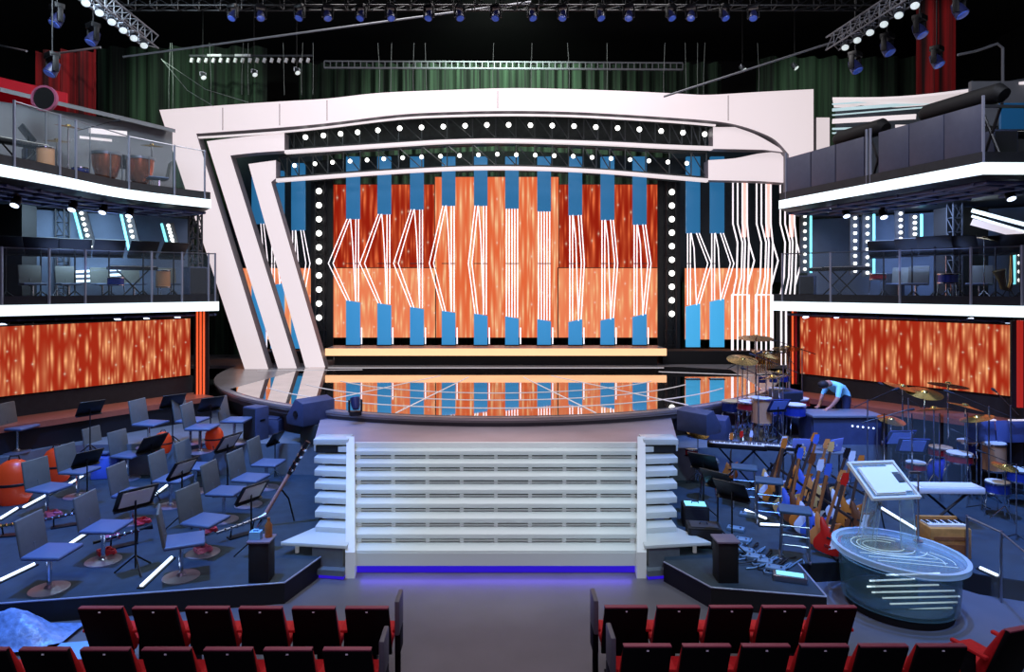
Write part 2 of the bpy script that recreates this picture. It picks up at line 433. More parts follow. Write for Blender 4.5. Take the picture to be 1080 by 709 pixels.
for a in (1.33, 1.42, 1.58, 1.67):
    fline([(3.2*math.cos(PI*a), 22+3.2*math.sin(PI*a)*.9), (8.4*math.cos(PI*a), 22+8.4*math.sin(PI*a))], .025)
fline([(-7.4, 20.6), (-4.2, 20.9)], .025); fline([(5.0, 20.4), (7.6, 19.6)], .04)

# orange lit step under the light columns
step = thing('stage_step', 'long low step with peach lit front edge under the blue light columns', 'step', (0, 22.6, SZ))
MB().box((0, 0, .46), (11.3, 1.2, .22)).build('step_top', M_stage, step)
MB().box((0, -.62, .455), (11.3, .04, .235)).build('lit_edge', M_peach, step)
MB().box((0, .05, .17), (10.8, .9, .34)).build('plinth', M_soot, step)

# landing between staircase and stage
LZ = 1.42
lt = thing('landing', 'pinkish grey landing on a dark base between the white staircase and the round stage', 'platform')
MB().prism([(-2.62, 12.0), (2.62, 12.0), (3.35, 12.25), (3.9, 14.9), (3, 15.5), (-3, 15.5), (-3.9, 14.9), (-3.35, 12.25)], LZ-.12, LZ).build('floor_board', M_landing, lt)
MB().prism([(-3.2, 12.45), (3.2, 12.45), (3.6, 14.6), (-3.6, 14.6)], 0.0, LZ-.12).build('base', M_soot, lt)

# ------------------------------------------------------------------ staircase
st = thing('staircase', 'wide white frosted open-riser staircase with flared side treads', 'staircase', (0, 9.8, 0))
def sb(b, name, m, **k):
    b.v = [v-Vector((0, 9.8, 0)) for v in b.v]; return b.build(name, m, st, **k)
NT = 8
zs = [.34+(1.34-.34)*i/(NT-1) for i in range(NT)]; ys = [9.85+(11.75-9.85)*i/(NT-1) for i in range(NT)]
hw = [2.06+.49*(y+.17-9.7)/2.25+.01 for y in ys]
for i in range(NT):
    sb(MB().box((0, ys[i]+.17, zs[i]-.03), (2*hw[i], .34, .075)), 'tread', M_tread, bevel=.008)
    if i < NT-1:
        sb(MB().box((0, ys[i]+.345, zs[i]+.025), (2*hw[i], .02, .022)), 'riser_rail', M_treadm)
        n = 8
        for k in range(n+1):
            x = -hw[i]+.05+(2*hw[i]-.1)*k/n
            sb(MB().box((x, ys[i]+.335, (zs[i]+zs[i+1])/2-.03), (.06, .05, zs[i+1]-zs[i]-.05)), 'riser_bracket', M_treadm)
sb(MB().box((0, 12.01, 1.395), (5.1, .06, .09)), 'top_lip', M_treadm)
sb(MB().box((0, 9.86, .22), (4.15, .04, .19)), 'front_panel', M_tread)
sb(MB().box((0, 9.93, .06), (4.15, .05, .12)), 'glow_strip', M_purple)
for s in (-1, 1):
    # stringer between the centre flight and the side treads
    b = MB()
    b.add([(s*2.06, 9.70, 0), (s*2.06, 9.70, .38), (s*2.55, 11.95, 1.56), (s*2.55, 11.95, 1.2), (s*2.1, 10.1, .0),
           (s*2.20, 9.70, 0), (s*2.20, 9.70, .38), (s*2.69, 11.95, 1.56), (s*2.69, 11.95, 1.2), (s*2.24, 10.1, .0)],
          [(0, 1, 2, 3, 4), (9, 8, 7, 6, 5), (0, 5, 6, 1), (1, 6, 7, 2), (2, 7, 8, 3), (3, 8, 9, 4), (4, 9, 5, 0)])
    sb(b, 'stringer', M_treadm)
    for i in range(1, NT):
        x0 = 2.12+(2.62-2.12)*i/(NT-1); x1 = x0+.60+.05*i/NT
        z = zs[i]+.07; y = ys[i]+.05
        sb(MB().prism([(s*x0, y), (s*x1, y+.10), (s*x1, y+.40), (s*x0, y+.36)], z-.10, z), 'side_tread', M_tread, bevel=.006)
        sb(MB().box((s*(x0+.3), y+.37, z+.05), (.52, .03, .03)), 'side_rail', M_treadm)
    # pointed lowest side platform with its box base
    z = .47
    sb(MB().prism([(s*2.18, 9.72), (s*3.20, 9.86), (s*2.80, 10.55), (s*2.22, 10.55)], z-.05, z), 'pointed_platform', M_tread, bevel=.006)
    sb(MB().prism([(s*2.2, 9.62), (s*3.0, 9.75), (s*2.62, 10.4), (s*2.2, 10.4)], 0.06, .14), 'side_plinth', M_riser)
    sb(MB().prism([(s*2.25, 9.75), (s*2.72, 9.82), (s*2.62, 10.4), (s*2.25, 10.4)], 0.14, z-.05), 'side_box', M_glass if False else M_riser)
    sb(MB().prism([(s*2.22, 9.66), (s*2.95, 9.78), (s*2.6, 10.4), (s*2.22, 10.4)], 0.0, .055), 'side_glow', M_purple)
    sb(MB().box((s*2.94, 12.02, 1.49), (.62, .42, .10)), 'newel_top', M_tread, bevel=.01)
    sb(MB().box((s*2.94, 11.98, 1.36), (.54, .3, .12)), 'newel_screen', M_soot)
    sb(MB().cone((s*2.98, 9.95, .28), (s*2.98, 9.95, .43), .03, n=8), 'support_foot', M_treadm)

# ------------------------------------------------------------------ video walls
def led(name, label, p0, p1, z0, z1, m, t=.08, cat='video wall', frame=True, group=None):
    p0, p1 = Vector((p0[0], p0[1])), Vector((p1[0], p1[1])); d = p1-p0; w = d.length; c = (p0+p1)/2
    r = thing(name, label, cat, (c.x, c.y, z0), math.atan2(d.y, d.x), group)
    b = MB().box((0, -t/2, (z1-z0)/2), (w, .012, z1-z0)); b.build('screen', m, r)
    MB().box((0, .02, (z1-z0)/2), (w+.06, t, z1-z0+.06)).build('cabinet', M_soot, r)
    return r
def zY(py, Y): return CAMH-(py-HY)*Y/FPX
def xY(px, Y): return (px-CX)*Y/FPX
def ledpx(label, x0, x1, y0, y1, Y, m): return led('video_wall', label, (xY(x0, Y), Y), (xY(x1, Y), Y), zY(y1, Y), zY(y0, Y), m)
ledpx('tall bright orange centre video wall behind the middle light columns', 459, 589, 187, 356, 24.6, M_led_ctr)
ledpx('peach streaked lower video wall left of the centre wall', 330, 459, 283, 356, 24.4, M_led_low)
ledpx('peach streaked lower video wall right of the centre wall', 589, 716, 283, 356, 24.4, M_led_low)
ledpx('dark red upper video wall left of the centre wall', 348, 459, 195, 283, 24.8, M_led_up)
ledpx('dark red upper video wall right of the centre wall', 589, 700, 195, 283, 24.8, M_led_up)
ledpx('peach video wall at the far right behind the white tube columns', 722, 812, 283, 358, 24.4, M_led_low)
ledpx('peach video wall at the far left behind the slanted white legs', 250, 328, 283, 358, 24.4, M_led_low)
# dark teal backing flats above the outer walls
tag(MB().box((xY(766, 25.2), 25.2, zY(220, 25.2)), (4.2, .1, 5.6)).build('backing_flat', mat('dark_teal_flat', (10, 34, 44), .6, noise=.2)), 'dark teal flat behind the white tube columns on the right', 'backdrop')
tag(MB().box((xY(290, 25.2), 25.2, zY(220, 25.2)), (3.6, .1, 5.6)).build('backing_flat', mat('dark_teal_flat_b', (10, 34, 44), .6, noise=.2)), 'dark teal flat behind the slanted white legs on the left', 'backdrop')

# ------------------------------------------------------------------ white arch frames
def bez(pts, n=6):
    """Catmull-Rom through points"""
    out = []; P = [Vector(p) for p in pts]
    for i in range(len(P)-1):
        p0 = P[max(i-1, 0)]; p1 = P[i]; p2 = P[i+1]; p3 = P[min(i+2, len(P)-1)]
        for k in range(n):
            t = k/n
            out.append(tuple(.5*((2*p1)+(-p0+p2)*t+(2*p0-5*p1+4*p2-p3)*t*t+(-p0+3*p1-3*p2+p3)*t**3)))
    out.append(tuple(P[-1])); return out
def lightbox(parent, px, Y, depth=.45, inset=.065, name='light_box'):
    poly = []
    for (x, y) in px:
        z = zY(y, Y)
        if y > 380: z = SZ
        poly.append((xY(x, Y), z))
    me = bpy.data.meshes.new(name); bm = bmesh.new()
    vs = [bm.verts.new((p[0], Y, p[1])) for p in poly]
    f = bm.faces.new(vs); f.normal_update()
    if f.normal.y > 0: f.normal_flip()
    bmesh.ops.inset_region(bm, faces=[f], thickness=inset, depth=0)
    inner = f
    r = bmesh.ops.extrude_face_region(bm, geom=[q for q in bm.faces])
    for v in [g for g in r['geom'] if isinstance(g, bmesh.types.BMVert)]: v.co.y += depth
    bm.normal_update()
    for q in bm.faces: q.material_index = 1
    # the inset face nearest the front is the lit sheet
    best = max((q for q in bm.faces if len(q.verts) == len(poly) and abs(sum(v.co.y for v in q.verts)/len(poly)-Y) < 1e-4), key=lambda q: q.calc_area())
    best.material_index = 0
    bmesh.ops.recalc_face_normals(bm, faces=bm.faces)
    bmesh.ops.triangulate(bm, faces=[q for q in bm.faces if len(q.verts) > 4])
    bm.to_mesh(me); bm.free()
    me.materials.append(M_panel); me.materials.append(M_trim)
    o = bpy.data.objects.new(name, me); COL.objects.link(o); o.parent = parent
    return o
def strip(parent, px, Y, h=.105, depth=.2, name='lit_strip', m=M_stripw):
    pts = bez(px, 5); up = [(xY(x, Y), zY(y, Y)+h/2) for x, y in pts]; dn = [(xY(x, Y), zY(y, Y)-h/2) for x, y in pts]
    return MB().prism_y(up+dn[::-1], Y, Y+depth).build(name, m, parent, angle=50)

Y1, Y2, Y3 = 21.15, 21.35, 21.55
f1 = thing('arch_frame', 'largest outer white light-box arch with a slanted left leg', 'arch')
top = bez([(168, 116), (235, 111), (295, 107), (345, 104), (400, 98), (470, 95), (540, 93), (600, 94), (660, 96), (720, 99), (748, 100), (800, 97), (858, 94)], 4)
rim = [(858, 205), (832, 205)]
und = bez([(832, 163), (818, 148), (800, 139), (778, 132), (755, 128), (720, 125), (660, 121), (600, 118), (540, 117), (480, 118), (420, 121), (345, 130), (290, 135), (235, 139), (207, 141)], 4)
lightbox(f1, top+rim+und+[(283, 387), (258, 387)], Y1)
for s in ((235, 112, 139), (295, 108, 134), (345, 104, 129), (525, 94, 116), (768, 99, 129)):
    MB().box((xY(s[0], Y1), Y1-.004, (zY(s[1], Y1)+zY(s[2], Y1))/2), (.02, .01, zY(s[1], Y1)-zY(s[2], Y1)-.1)).build('seam', M_trim, f1)
strip(f1, [(206, 145), (240, 143), (295, 139), (345, 134), (420, 125), (480, 122), (540, 121), (600, 122), (660, 125), (720, 129), (755, 132)], Y1+.06, .05, .1, 'thin_trim')
f2 = thing('arch_frame', 'middle white light-box arch with a slanted left leg', 'arch')
lightbox(f2, bez([(218, 149), (260, 144), (300, 140)], 3)+bez([(300, 159), (270, 161), (243, 164)], 3)+[(313, 387), (293, 387)], Y2)
strip(f2, [(300, 160), (345, 157), (420, 152), (470, 149), (523, 148), (580, 149), (640, 151), (700, 154), (752, 156)], Y2)
lightbox(f2, [(752, 134)]+bez([(775, 134), (795, 141), (812, 150), (830, 161)], 4)+[(806, 158), (752, 157)], Y2, name='end_panel')
f3 = thing('arch_frame', 'inner white light-box arch with the shortest slanted leg', 'arch')
lightbox(f3, [(262, 173), (291, 169), (291, 188), (286, 192), (343, 387), (322, 387)], Y3)
strip(f3, [(291, 190), (345, 186), (400, 182), (470, 178), (523, 177), (580, 178), (640, 181), (700, 186), (747, 190)], Y3)
lightbox(f3, bez([(747, 169), (775, 167), (800, 162), (822, 160)], 3)+[(829, 163), (829, 193), (800, 191), (747, 190)], Y3, name='end_panel')
f4 = thing('light_flat', 'narrow white light panel standing behind the right end of the outer arch', 'panel')
lightbox(f4, [(861, 124), (875, 124), (875, 215), (861, 215)], 21.9, name='light_box')

# ------------------------------------------------------------------ bulb trusses between the arches
bulb_mesh = None
def bulb(parent, p, r=.085, nm='bulb'):
    global bulb_mesh
    if bulb_mesh is None:
        b = MB().sphere((0, 0, 0), 1.0, 10); o = b.build(nm, M_bulb, parent); bulb_mesh = o.data
    else:
        o = bpy.data.objects.new(nm, bulb_mesh); COL.objects.link(o); o.parent = parent
    o.location = p; o.scale = (r, r, r); return o
def bulb_truss(label, up, dn, bulbs, Y, r=.085, back=.42):
    t = thing('light_truss', label, 'truss')
    U = [(xY(x, Y), zY(y, Y)) for x, y in bez(up, 4)]; D = [(xY(x, Y), zY(y, Y)) for x, y in bez(dn, 4)]
    MB().prism_y(U+D[::-1], Y+back, Y+back+.04).build('mesh_backing', mat('truss_backing', (34, 40, 38), .7, noise=.5, nscale=6), t)
    b = MB()
    for C in (U, D):
        b.tube([(p[0], Y+.1, p[1]) for p in C], .035, 6); b.tube([(p[0], Y+.36, p[1]) for p in C], .03, 6)
    n = min(len(U), len(D))
    for i in range(n):
        b.cone((*[U[i][0], Y+.1, U[i][1]],), (D[i][0], Y+.1, D[i][1]), .022, n=5)
        if i < n-1: b.cone((U[i][0], Y+.1, U[i][1]), (D[i+1][0], Y+.1, D[i+1][1]), .018, n=5)
    b.build('lattice', mat('truss_metal', (70, 74, 74), .4, .5), t)
    for x, y in bulbs: bulb(t, (xY(x, Y), Y+.02, zY(y, Y)), r)
    return t
def curve_y(pts, x):
    for (x0, y0), (x1, y1) in zip(pts[:-1], pts[1:]):
        if x0 <= x <= x1: return y0+(y1-y0)*(x-x0)/(x1-x0)
    return pts[-1][1]
u1 = [(302, 138), (345, 133), (420, 124), (523, 120), (600, 121), (660, 124), (720, 129), (750, 132)]
d1 = [(302, 157), (345, 154), (420, 149), (523, 145), (600, 147), (660, 149), (720, 153), (750, 154)]
bx1 = [322, 341, 359, 377]+[398.5+23*i for i in range(16)]
bulb_truss('upper curved truss of round white bulbs under the outer arch', u1, d1, [(x, (curve_y(u1, x)*.55+curve_y(d1, x)*.45)) for x in bx1], 21.75)
u2 = [(293, 165), (345, 160), (420, 155), (523, 151), (600, 153), (660, 156), (746, 160)]
d2 = [(293, 187), (345, 183), (420, 178), (523, 174), (600, 176), (660, 180), (746, 187)]
bx2 = [310.5, 332, 350.5, 369, 387]+[404.6+20*i for i in range(17)]
bulb_truss('lower curved truss of round white bulbs under the middle arch', u2, d2, [(x, (curve_y(u2, x)*.5+curve_y(d2, x)*.5)) for x in bx2], 21.8, .07, 1.3)
for px, lab, n, sgn in ((337, 'left', 10, 1), (708, 'right', 10, -1)):
    t = thing('bulb_tower', 'vertical dark tower of round bulbs at the %s end of the video walls' % lab, 'tower')
    Y = 23.4; x = xY(px, Y)
    MB().box((x, Y+.35, (zY(185, Y)+1.6)/2), (.80, .06, zY(185, Y)-1.6)).build('backing', M_soot, t)
    MB().truss((x, Y+.15, 1.6), (x, Y+.15, zY(188, Y)), .32, .025, .5).build('lattice', M_black, t)
    for k in range(n): bulb(t, (x, Y-.08, zY(202+ (335-202)*k/(n-1) if lab == 'left' else 203+(331-203)*k/(n-1), Y)), .105)

# ------------------------------------------------------------------ light columns
def light_column(label, px, ytop, yub, ylt, ybase, bend, Y=22.5, w=.46, tubes=5, group='blue light columns on the step', bright=False, ykink=278):
    zb = zY(ybase, Y); r = thing('light_column', label, 'light column', (xY(px, Y), Y, zb), 0, group)
    Z = lambda y: zY(y, Y)-zb
    mu, ml = (M_blue, M_blue3) if not bright else (M_blue, M_blue2)
    zt, zu, zl = Z(ytop), Z(yub), Z(ylt)
    MB().box((0, .08, (zt+zu)/2), (w, .16, zt-zu)).build('upper_panel', mu, r, bevel=.015)
    b = MB().prism_y([(-w/2, 0), (w/2, 0), (w/2, zl+(.06 if bend > 0 else -.04)), (-w/2, zl-(.05 if bend > 0 else -.04))], 0, .16); b.build('lower_panel', ml, r, bevel=.012)
    MB().box((0, .09, .02), (w+.04, .2, .04)).build('foot', M_soot, r)
    zk = Z(ykink); bm_ = bend*Y/FPX
    for k in range(tubes):
        x = -w/2+.04+(w-.08)*k/(tubes-1)
        if abs(bend) > 2 and ((bend < 0 and k < 2) or (bend > 0 and k > tubes-3)):
            q = k if bend < 0 else tubes-1-k
            xk = x+bm_*(1-.12*q)
            sg = -1 if bend < 0 else 1
            pts = [(x, .02, zu+.02), (xk, -.10-.05*q, zk), (x+sg*.0, .02, zl)]
        elif k == tubes//2 and abs(bend) > 2:
            pts = [(x-.08, .02, zu+.02), (x, -.06, (zu+zk)/2), (x+.10, .0, zl)]
        else:
            pts = [(x, .04, zu+.02), (x, .04, zl)]
        MB().tube(pts, .018, 6).build('neon_tube', M_neon, r)
    if px < 690: MB().cone((w/2+.06, .05, .06), (w/2+.06, .05, .62), .022, n=6).build('side_tube', M_neon, r)
    MB().cone((-w/2, .0, zk), (w/2, .0, zk), .015, n=5).build('spacer', M_soot, r)
    return r
cpx = [372, 405, 439.5, 473, 507, 540, 574, 607, 641, 675]
cyu = [231, 226, 221, 217, 217, 220, 223, 227, 232, 237]
cyl = [318, 321, 325, 329, 332, 335, 338, 338.5, 337, 333]
cbd = [-19, -19, -18, -14, -7, 0, 0, 3, 4, 5]
for i in range(10):
    light_column('tall blue-ended light column with white tubes, %s from left on the step' % ORD[i], cpx[i], 165, cyu[i], cyl[i], 365, cbd[i])
light_column('blue-ended light column standing just right of the slanted white legs', 314, 172, 243, 316, 369, 8, Y=22.9)
for px, lab in ((731.5, 'left of the pair'), (757, 'right of the pair')):
    light_column('bright blue-ended light column right of the bulb tower, %s' % lab, px, 165, 246, 322 if px < 740 else 317, 367.5, 12 if px < 740 else 10, Y=22.5, bright=True, group='blue light columns right of the step')
for px, lab in ((272, 'leftmost'), (292, 'rightmost')):
    light_column('blue-ended light column glimpsed between the slanted white legs, %s' % lab, px, 180, 236, 300, 369, 6, Y=23.4, group='light columns behind the slanted legs')
def tube_column(label, px, Y, pink):
    zb = zY(371, Y); r = thing('tube_column', label, 'light column', (xY(px, Y), Y, zb), 0, 'white tube columns right of the arch')
    Z = lambda y: zY(y, Y)-zb
    s = Y/FPX
    for dx0, dx1 in ((-8, -4), (-3, 1), (2, 4), (7, 8)):
        MB().tube([(dx0*s, 0, Z(185)), (dx0*s+.0, 0, Z(236)), (dx1*s, -.08, Z(256)), (dx1*s, 0, Z(292)), (dx0*s, 0, Z(312)), (dx0*s, 0, 0.05)], .025, 6).build('neon_tube', M_neon, r)
    MB().tube([(9*s, .0, Z(256)), (14*s, -.05, Z(275)), (8*s, 0, Z(300))], .025, 6).build('neon_tube', M_neon, r)
    MB().box((4.7*s, .08, (Z(185)+Z(250))/2), (.14, .04, Z(185)-Z(250))).build('pink_tube', M_pinkT, r)
    MB().tube([(-9*s, 0, Z(311)), (-9*s, 0, .03), (9*s, 0, .03), (9*s, 0, Z(311)), (-9*s, 0, Z(311))], .03, 6).build('lower_frame', M_neon, r)
    MB().box((0, .1, .01), (.62, .3, .06)).build('foot', M_soot, r)
for px, lab in ((781, 'left'), (806, 'middle'), (831, 'right')):
    tube_column('white zigzag tube column beside the right balcony, %s of three' % lab, px, 22.7, True)
tag(MB().box((xY(752, 22.7), 22.8, (SZ+zY(369, 22.7))/2), (3.6, .8, zY(369, 22.7)-SZ-.03)).build('column_plinth', M_soot), 'low black plinth under the columns on the right', 'plinth')
tag(MB().box((xY(296, 23.1), 23.15, (SZ+zY(370, 22.9))/2), (2.0, .9, zY(370, 22.9)-SZ-.03)).build('column_plinth', M_soot), 'low black plinth under the columns behind the slanted white legs', 'plinth')

# ================================================================== KINDS OF THINGS
def proto_music_stand(paper=None, deskm=None, h=1.0):
    r = thing('music_stand', '-', 'music stand')
    for k in range(3):
        a = 2*PI*k/3+.4
        MB().cone((0, 0, .22), (.26*math.cos(a), .26*math.sin(a), .01), .012, n=6).build('leg', M_black, r)
    MB().cone((0, 0, .05), (0, 0, h), .014, n=8).build('pole', M_black, r)
    R = RX(.62)
    d = MB().box((0, -.02, h+.02), (.52, .02, .36), R=R).build('desk', deskm or M_desk, r, bevel=.006)
    MB().box(R @ Vector((0, -.03, -.18))+Vector((0, -.02, h+.02)), (.52, .06, .015), R=R).build('lip', M_black, r)
    if paper: MB().box(R @ Vector((0, -.018, 0))+Vector((0, -.02, h+.02)), (.40, .006, .29), R=R).build('sheet', paper, r)
    return Kind(r)
K_stand = proto_music_stand()
K_standp = proto_music_stand(M_paper)
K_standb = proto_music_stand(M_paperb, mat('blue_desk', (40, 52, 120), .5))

def proto_chair():
    r = thing('orchestra_chair', '-', 'chair')
    MB().lathe([(.0, 0), (.215, 0), (.215, .012), (.06, .03), (.035, .06), (0, .06)], 28).build('base', M_chairbs, r)
    MB().cone((0, 0, .04), (0, 0, .42), .026, n=10).build('column', M_chrome, r)
    MB().box((0, .04, .445), (.45, .46, .05)).build('seat', M_chairst, r, bevel=.022, seg=3)
    MB().box((0, -.215, .66), (.44, .035, .44), R=RX(.17)).build('backrest', M_chairsh, r, bevel=.016, seg=3)
    MB().tube([(0, -.02, .41), (0, -.14, .42), (0, -.19, .46), (0, -.20, .56)], .03, 8).build('bracket', M_chairsh, r)
    return Kind(r)
K_chair = proto_chair()

def proto_seat():
    r = thing('audience_seat', '-', 'seat')
    def px_(poly, x0, x1):    # poly in (y,z) extruded along x
        n = len(poly); vs = [(x0, *p) for p in poly]+[(x1, *p) for p in poly]
        return MB().add(vs, [tuple(range(n)), tuple(range(n, 2*n))[::-1]]+[((i+1) % n, i, n+i, n+(i+1) % n) for i in range(n)])
    px_([(-.02, .34), (-.26, .93), (-.245, .95), (-.215, .95), (.02, .34)], -.225, .225).build('back_shell', M_seatbk, r, bevel=.008)
    px_([(-.258, .940), (-.258, .955), (-.195, .953), (-.195, .935)], -.222, .222).build('top_rim', M_mauve, r, bevel=.004)
    px_([(.022, .36), (-.213, .945), (-.165, .93), (-.03, .70), (.10, .44), (.10, .36)], -.215, .215).build('back_cushion', M_red, r, bevel=.02)
    MB().box((0, .27, .42), (.43, .40, .10)).build('seat_cushion', M_red, r, bevel=.03, seg=3)
    MB().box((0, -.2515, .918), (.022, .006, .03), R=RX(-.37)).build('number_plate', M_plate, r)
    for s in (-1, 1):
        MB().box((s*.262, .10, .62), (.05, .36, .035)).build('armrest', M_red, r, bevel=.012)
        MB().box((s*.262, .12, .30), (.03, .16, .6)).build('arm_support', M_seatbk, r, bevel=.006)
    MB().box((0, .12, .19), (.09, .12, .38)).build('pedestal', M_seatbk, r)
    MB().box((0, .12, .012), (.30, .26, .024)).build('foot', M_seatbk, r)
    return Kind(r)
K_seat = proto_seat()

def proto_spot(nm='spotlight', lens=M_lens):
    r = thing(nm, '-', 'spotlight')
    MB().cone((0, 0, 0), (0, 0, -.05), .05, n=10).build('mount', M_black, r)
    MB().tube([(-.09, 0, -.16), (-.09, 0, -.05), (.09, 0, -.05), (.09, 0, -.16)], .012, 6).build('yoke', M_black, r)
    R = RX(-.55)
    MB().lathe([(0, .12), (.06, .12), (.085, .02), (.09, -.09), (0, -.09)], 14, c=(0, 0, -.16), R=R).build('housing', M_black, r)
    MB().lathe([(0, -.088), (.078, -.091), (.075, -.1), (0, -.105)], 14, c=(0, 0, -.16), R=R).build('lens', lens, r)
    return Kind(r)
K_spot = proto_spot()

def proto_cymbal(h=1.15, r0=.24):
    r = thing('cymbal_stand', '-', 'cymbal')
    for k in range(3):
        a = 2*PI*k/3+.2
        MB().cone((0, 0, .3), (.26*math.cos(a), .26*math.sin(a), .01), .012, n=6).build('leg', M_chrome, r)
    MB().cone((0, 0, .1), (0, 0, h), .012, n=8).build('pole', M_chrome, r)
    R = RX(.25)
    MB().lathe([(0, .05), (.04, .045), (.06, .02), (r0, -.01), (r0, -.014), (0, -.005)], 26, c=(0, 0, h), R=R).build('cymbal', M_brass, r)
    return Kind(r)
K_cym = proto_cymbal()
K_cymt = proto_cymbal(1.45, .27)

def proto_drum(m, rad=.2, h=.22, legs=.45, nm='drum', cat='drum'):
    r = thing(nm, '-', cat)
    MB().lathe([(0, legs), (rad, legs), (rad, legs+h), (0, legs+h)], 24).build('shell', m, r)
    MB().lathe([(0, legs+h), (rad*.98, legs+h), (rad*.98, legs+h+.012), (0, legs+h+.014)], 24).build('head', M_skinh, r)
    for z in (legs+.02, legs+h-.01):
        MB().lathe([(rad, z-.012), (rad+.015, z-.012), (rad+.015, z+.014), (rad, z+.014)], 24).build('hoop', M_chrome, r)
    for k in range(3):
        a = 2*PI*k/3+.5
        MB().cone((rad*.9*math.cos(a), rad*.9*math.sin(a), legs+.08), (rad*1.15*math.cos(a), rad*1.15*math.sin(a), .0), .012, n=6).build('leg', M_chrome, r)
    return Kind(r)
K_drb = proto_drum(M_drumbl)
K_drr = proto_drum(M_drumrd, .19, .16, .55)
K_drt = proto_drum(M_drumtan, .17, .45, .35, 'conga', 'drum')
def proto_timpani():
    r = thing('timpani', '-', 'kettledrum')
    MB().lathe([(0, .22), (.12, .24), (.26, .36), (.33, .55), (.35, .78), (0, .78)], 28).build('bowl', M_copper, r)
    MB().lathe([(0, .775), (.345, .775), (.345, .80), (0, .80)], 28).build('head', M_skinh, r)
    MB().lathe([(.345, .75), (.375, .75), (.375, .80), (.345, .80)], 28).build('hoop', M_steel, r)
    for k in range(4):
        a = PI/4+PI/2*k
        MB().tube([(.38*math.cos(a), .38*math.sin(a), .76), (.39*math.cos(a), .39*math.sin(a), .3), (.30*math.cos(a), .30*math.sin(a), .02)], .016, 6).build('strut', M_steel, r)
    MB().lathe([(0, 0), (.32, 0), (.32, .04), (.1, .08), (0, .24)], 20).build('base', M_black, r)
    return Kind(r)
K_timp = proto_timpani()
def proto_keyboard():
    r = thing('keyboard', '-', 'keyboard')
    MB().box((0, 0, .84), (1.1, .32, .09)).build('case', M_black, r, bevel=.015)
    MB().box((0, -.07, .888), (1.0, .14, .012)).build('white_keys', M_ivory, r)
    b = MB()
    for k in range(35):
        if k % 7 not in (2, 6): b.box((-.48+k*.028, -.04, .90), (.014, .085, .014))
    b.build('black_keys', M_soot, r)
    MB().box((0, .09, .887), (.9, .09, .008)).build('control_strip', M_dgrey, r)
    for s in (-1, 1):
        MB().cone((-.35*s, s*.02, .79), (.35*s, s*.02, .02), .018, n=6).build('stand_leg', M_black, r)
        MB().box((s*.35, 0, .015), (.05, .42, .03)).build('stand_foot', M_black, r)
    return Kind(r)
K_key = proto_keyboard()
def proto_speaker(w=.42, d=.38, h=.75):
    r = thing('loudspeaker', '-', 'loudspeaker')
    MB().box((0, 0, h/2), (w, d, h)).build('cabinet', M_spk, r, bevel=.015)
    MB().box((0, -d/2-.006, h/2), (w-.05, .012, h-.06)).build('grille', M_grill, r)
    MB().box((w/2, 0, h*.6), (.02, .14, .04)).build('handle', M_black, r)
    return Kind(r)
K_spk = proto_speaker()
def proto_wedge():
    r = thing('monitor_wedge', '-', 'loudspeaker')
    n = [(-.25, 0), (.22, 0), (.25, .12), (-.02, .46), (-.25, .40)]
    b = MB(); k = len(n)
    vs = [(-.34, *p) for p in n]+[(.34, *p) for p in n]
    b.add(vs, [tuple(range(k)), tuple(range(k, 2*k))[::-1]]+[((i+1) % k, i, k+i, k+(i+1) % k) for i in range(k)])
    b.build('cabinet', M_spk, r, bevel=.012)
    R = RX(math.atan2(.34, -.27)-PI/2+PI/2)
    d = Vector((0, .27, -.34)).normalized(); nn = Vector((0, .34, .27)).normalized(); c = Vector((0, .115, .29))+nn*.012
    g = MB(); a = Vector((.30, 0, 0)); e = d*.19
    g.add([c-a-e, c+a-e, c+a+e, c-a+e, c-a-e-nn*.02, c+a-e-nn*.02, c+a+e-nn*.02, c-a+e-nn*.02],
          [(0, 1, 2, 3), (7, 6, 5, 4), (0, 4, 5, 1), (1, 5, 6, 2), (2, 6, 7, 3), (3, 7, 4, 0)])
    g.build('grille', M_grill, r)
    MB().cone((-.345, -.05, .2), (-.36, -.05, .2), .06, n=12).build('side_port', M_black, r)
    return Kind(r)
K_wedge = proto_wedge()
def proto_stool():
    r = thing('bar_stool', '-', 'stool')
    MB().box((0, 0, .70), (.44, .36, .045)).build('seat', mat('stool_seat', (58, 82, 100), .5), r, bevel=.015)
    for s in (-1, 1):
        MB().tube([(s*.17, -.13, .68), (s*.19, -.16, .02)], .014, 8).build('leg', M_steel, r)
        MB().tube([(s*.17, .13, .68), (s*.19, .16, .02)], .014, 8).build('leg', M_steel, r)
        MB().box((s*.19, 0, .015), (.035, .44, .03)).build('floor_bar', M_steel, r, bevel=.005)
    for z in (.22, .36, .50): MB().cone((-.185, -.15, z), (.185, -.15, z), .011, n=6).build('rung', M_steel, r)
    MB().cone((-.185, .15, .30), (.185, .15, .30), .011, n=6).build('rung', M_steel, r)
    return Kind(r)
K_stool = proto_stool()
M_fret = mat('dark_fretboard', (58, 38, 28), .5)
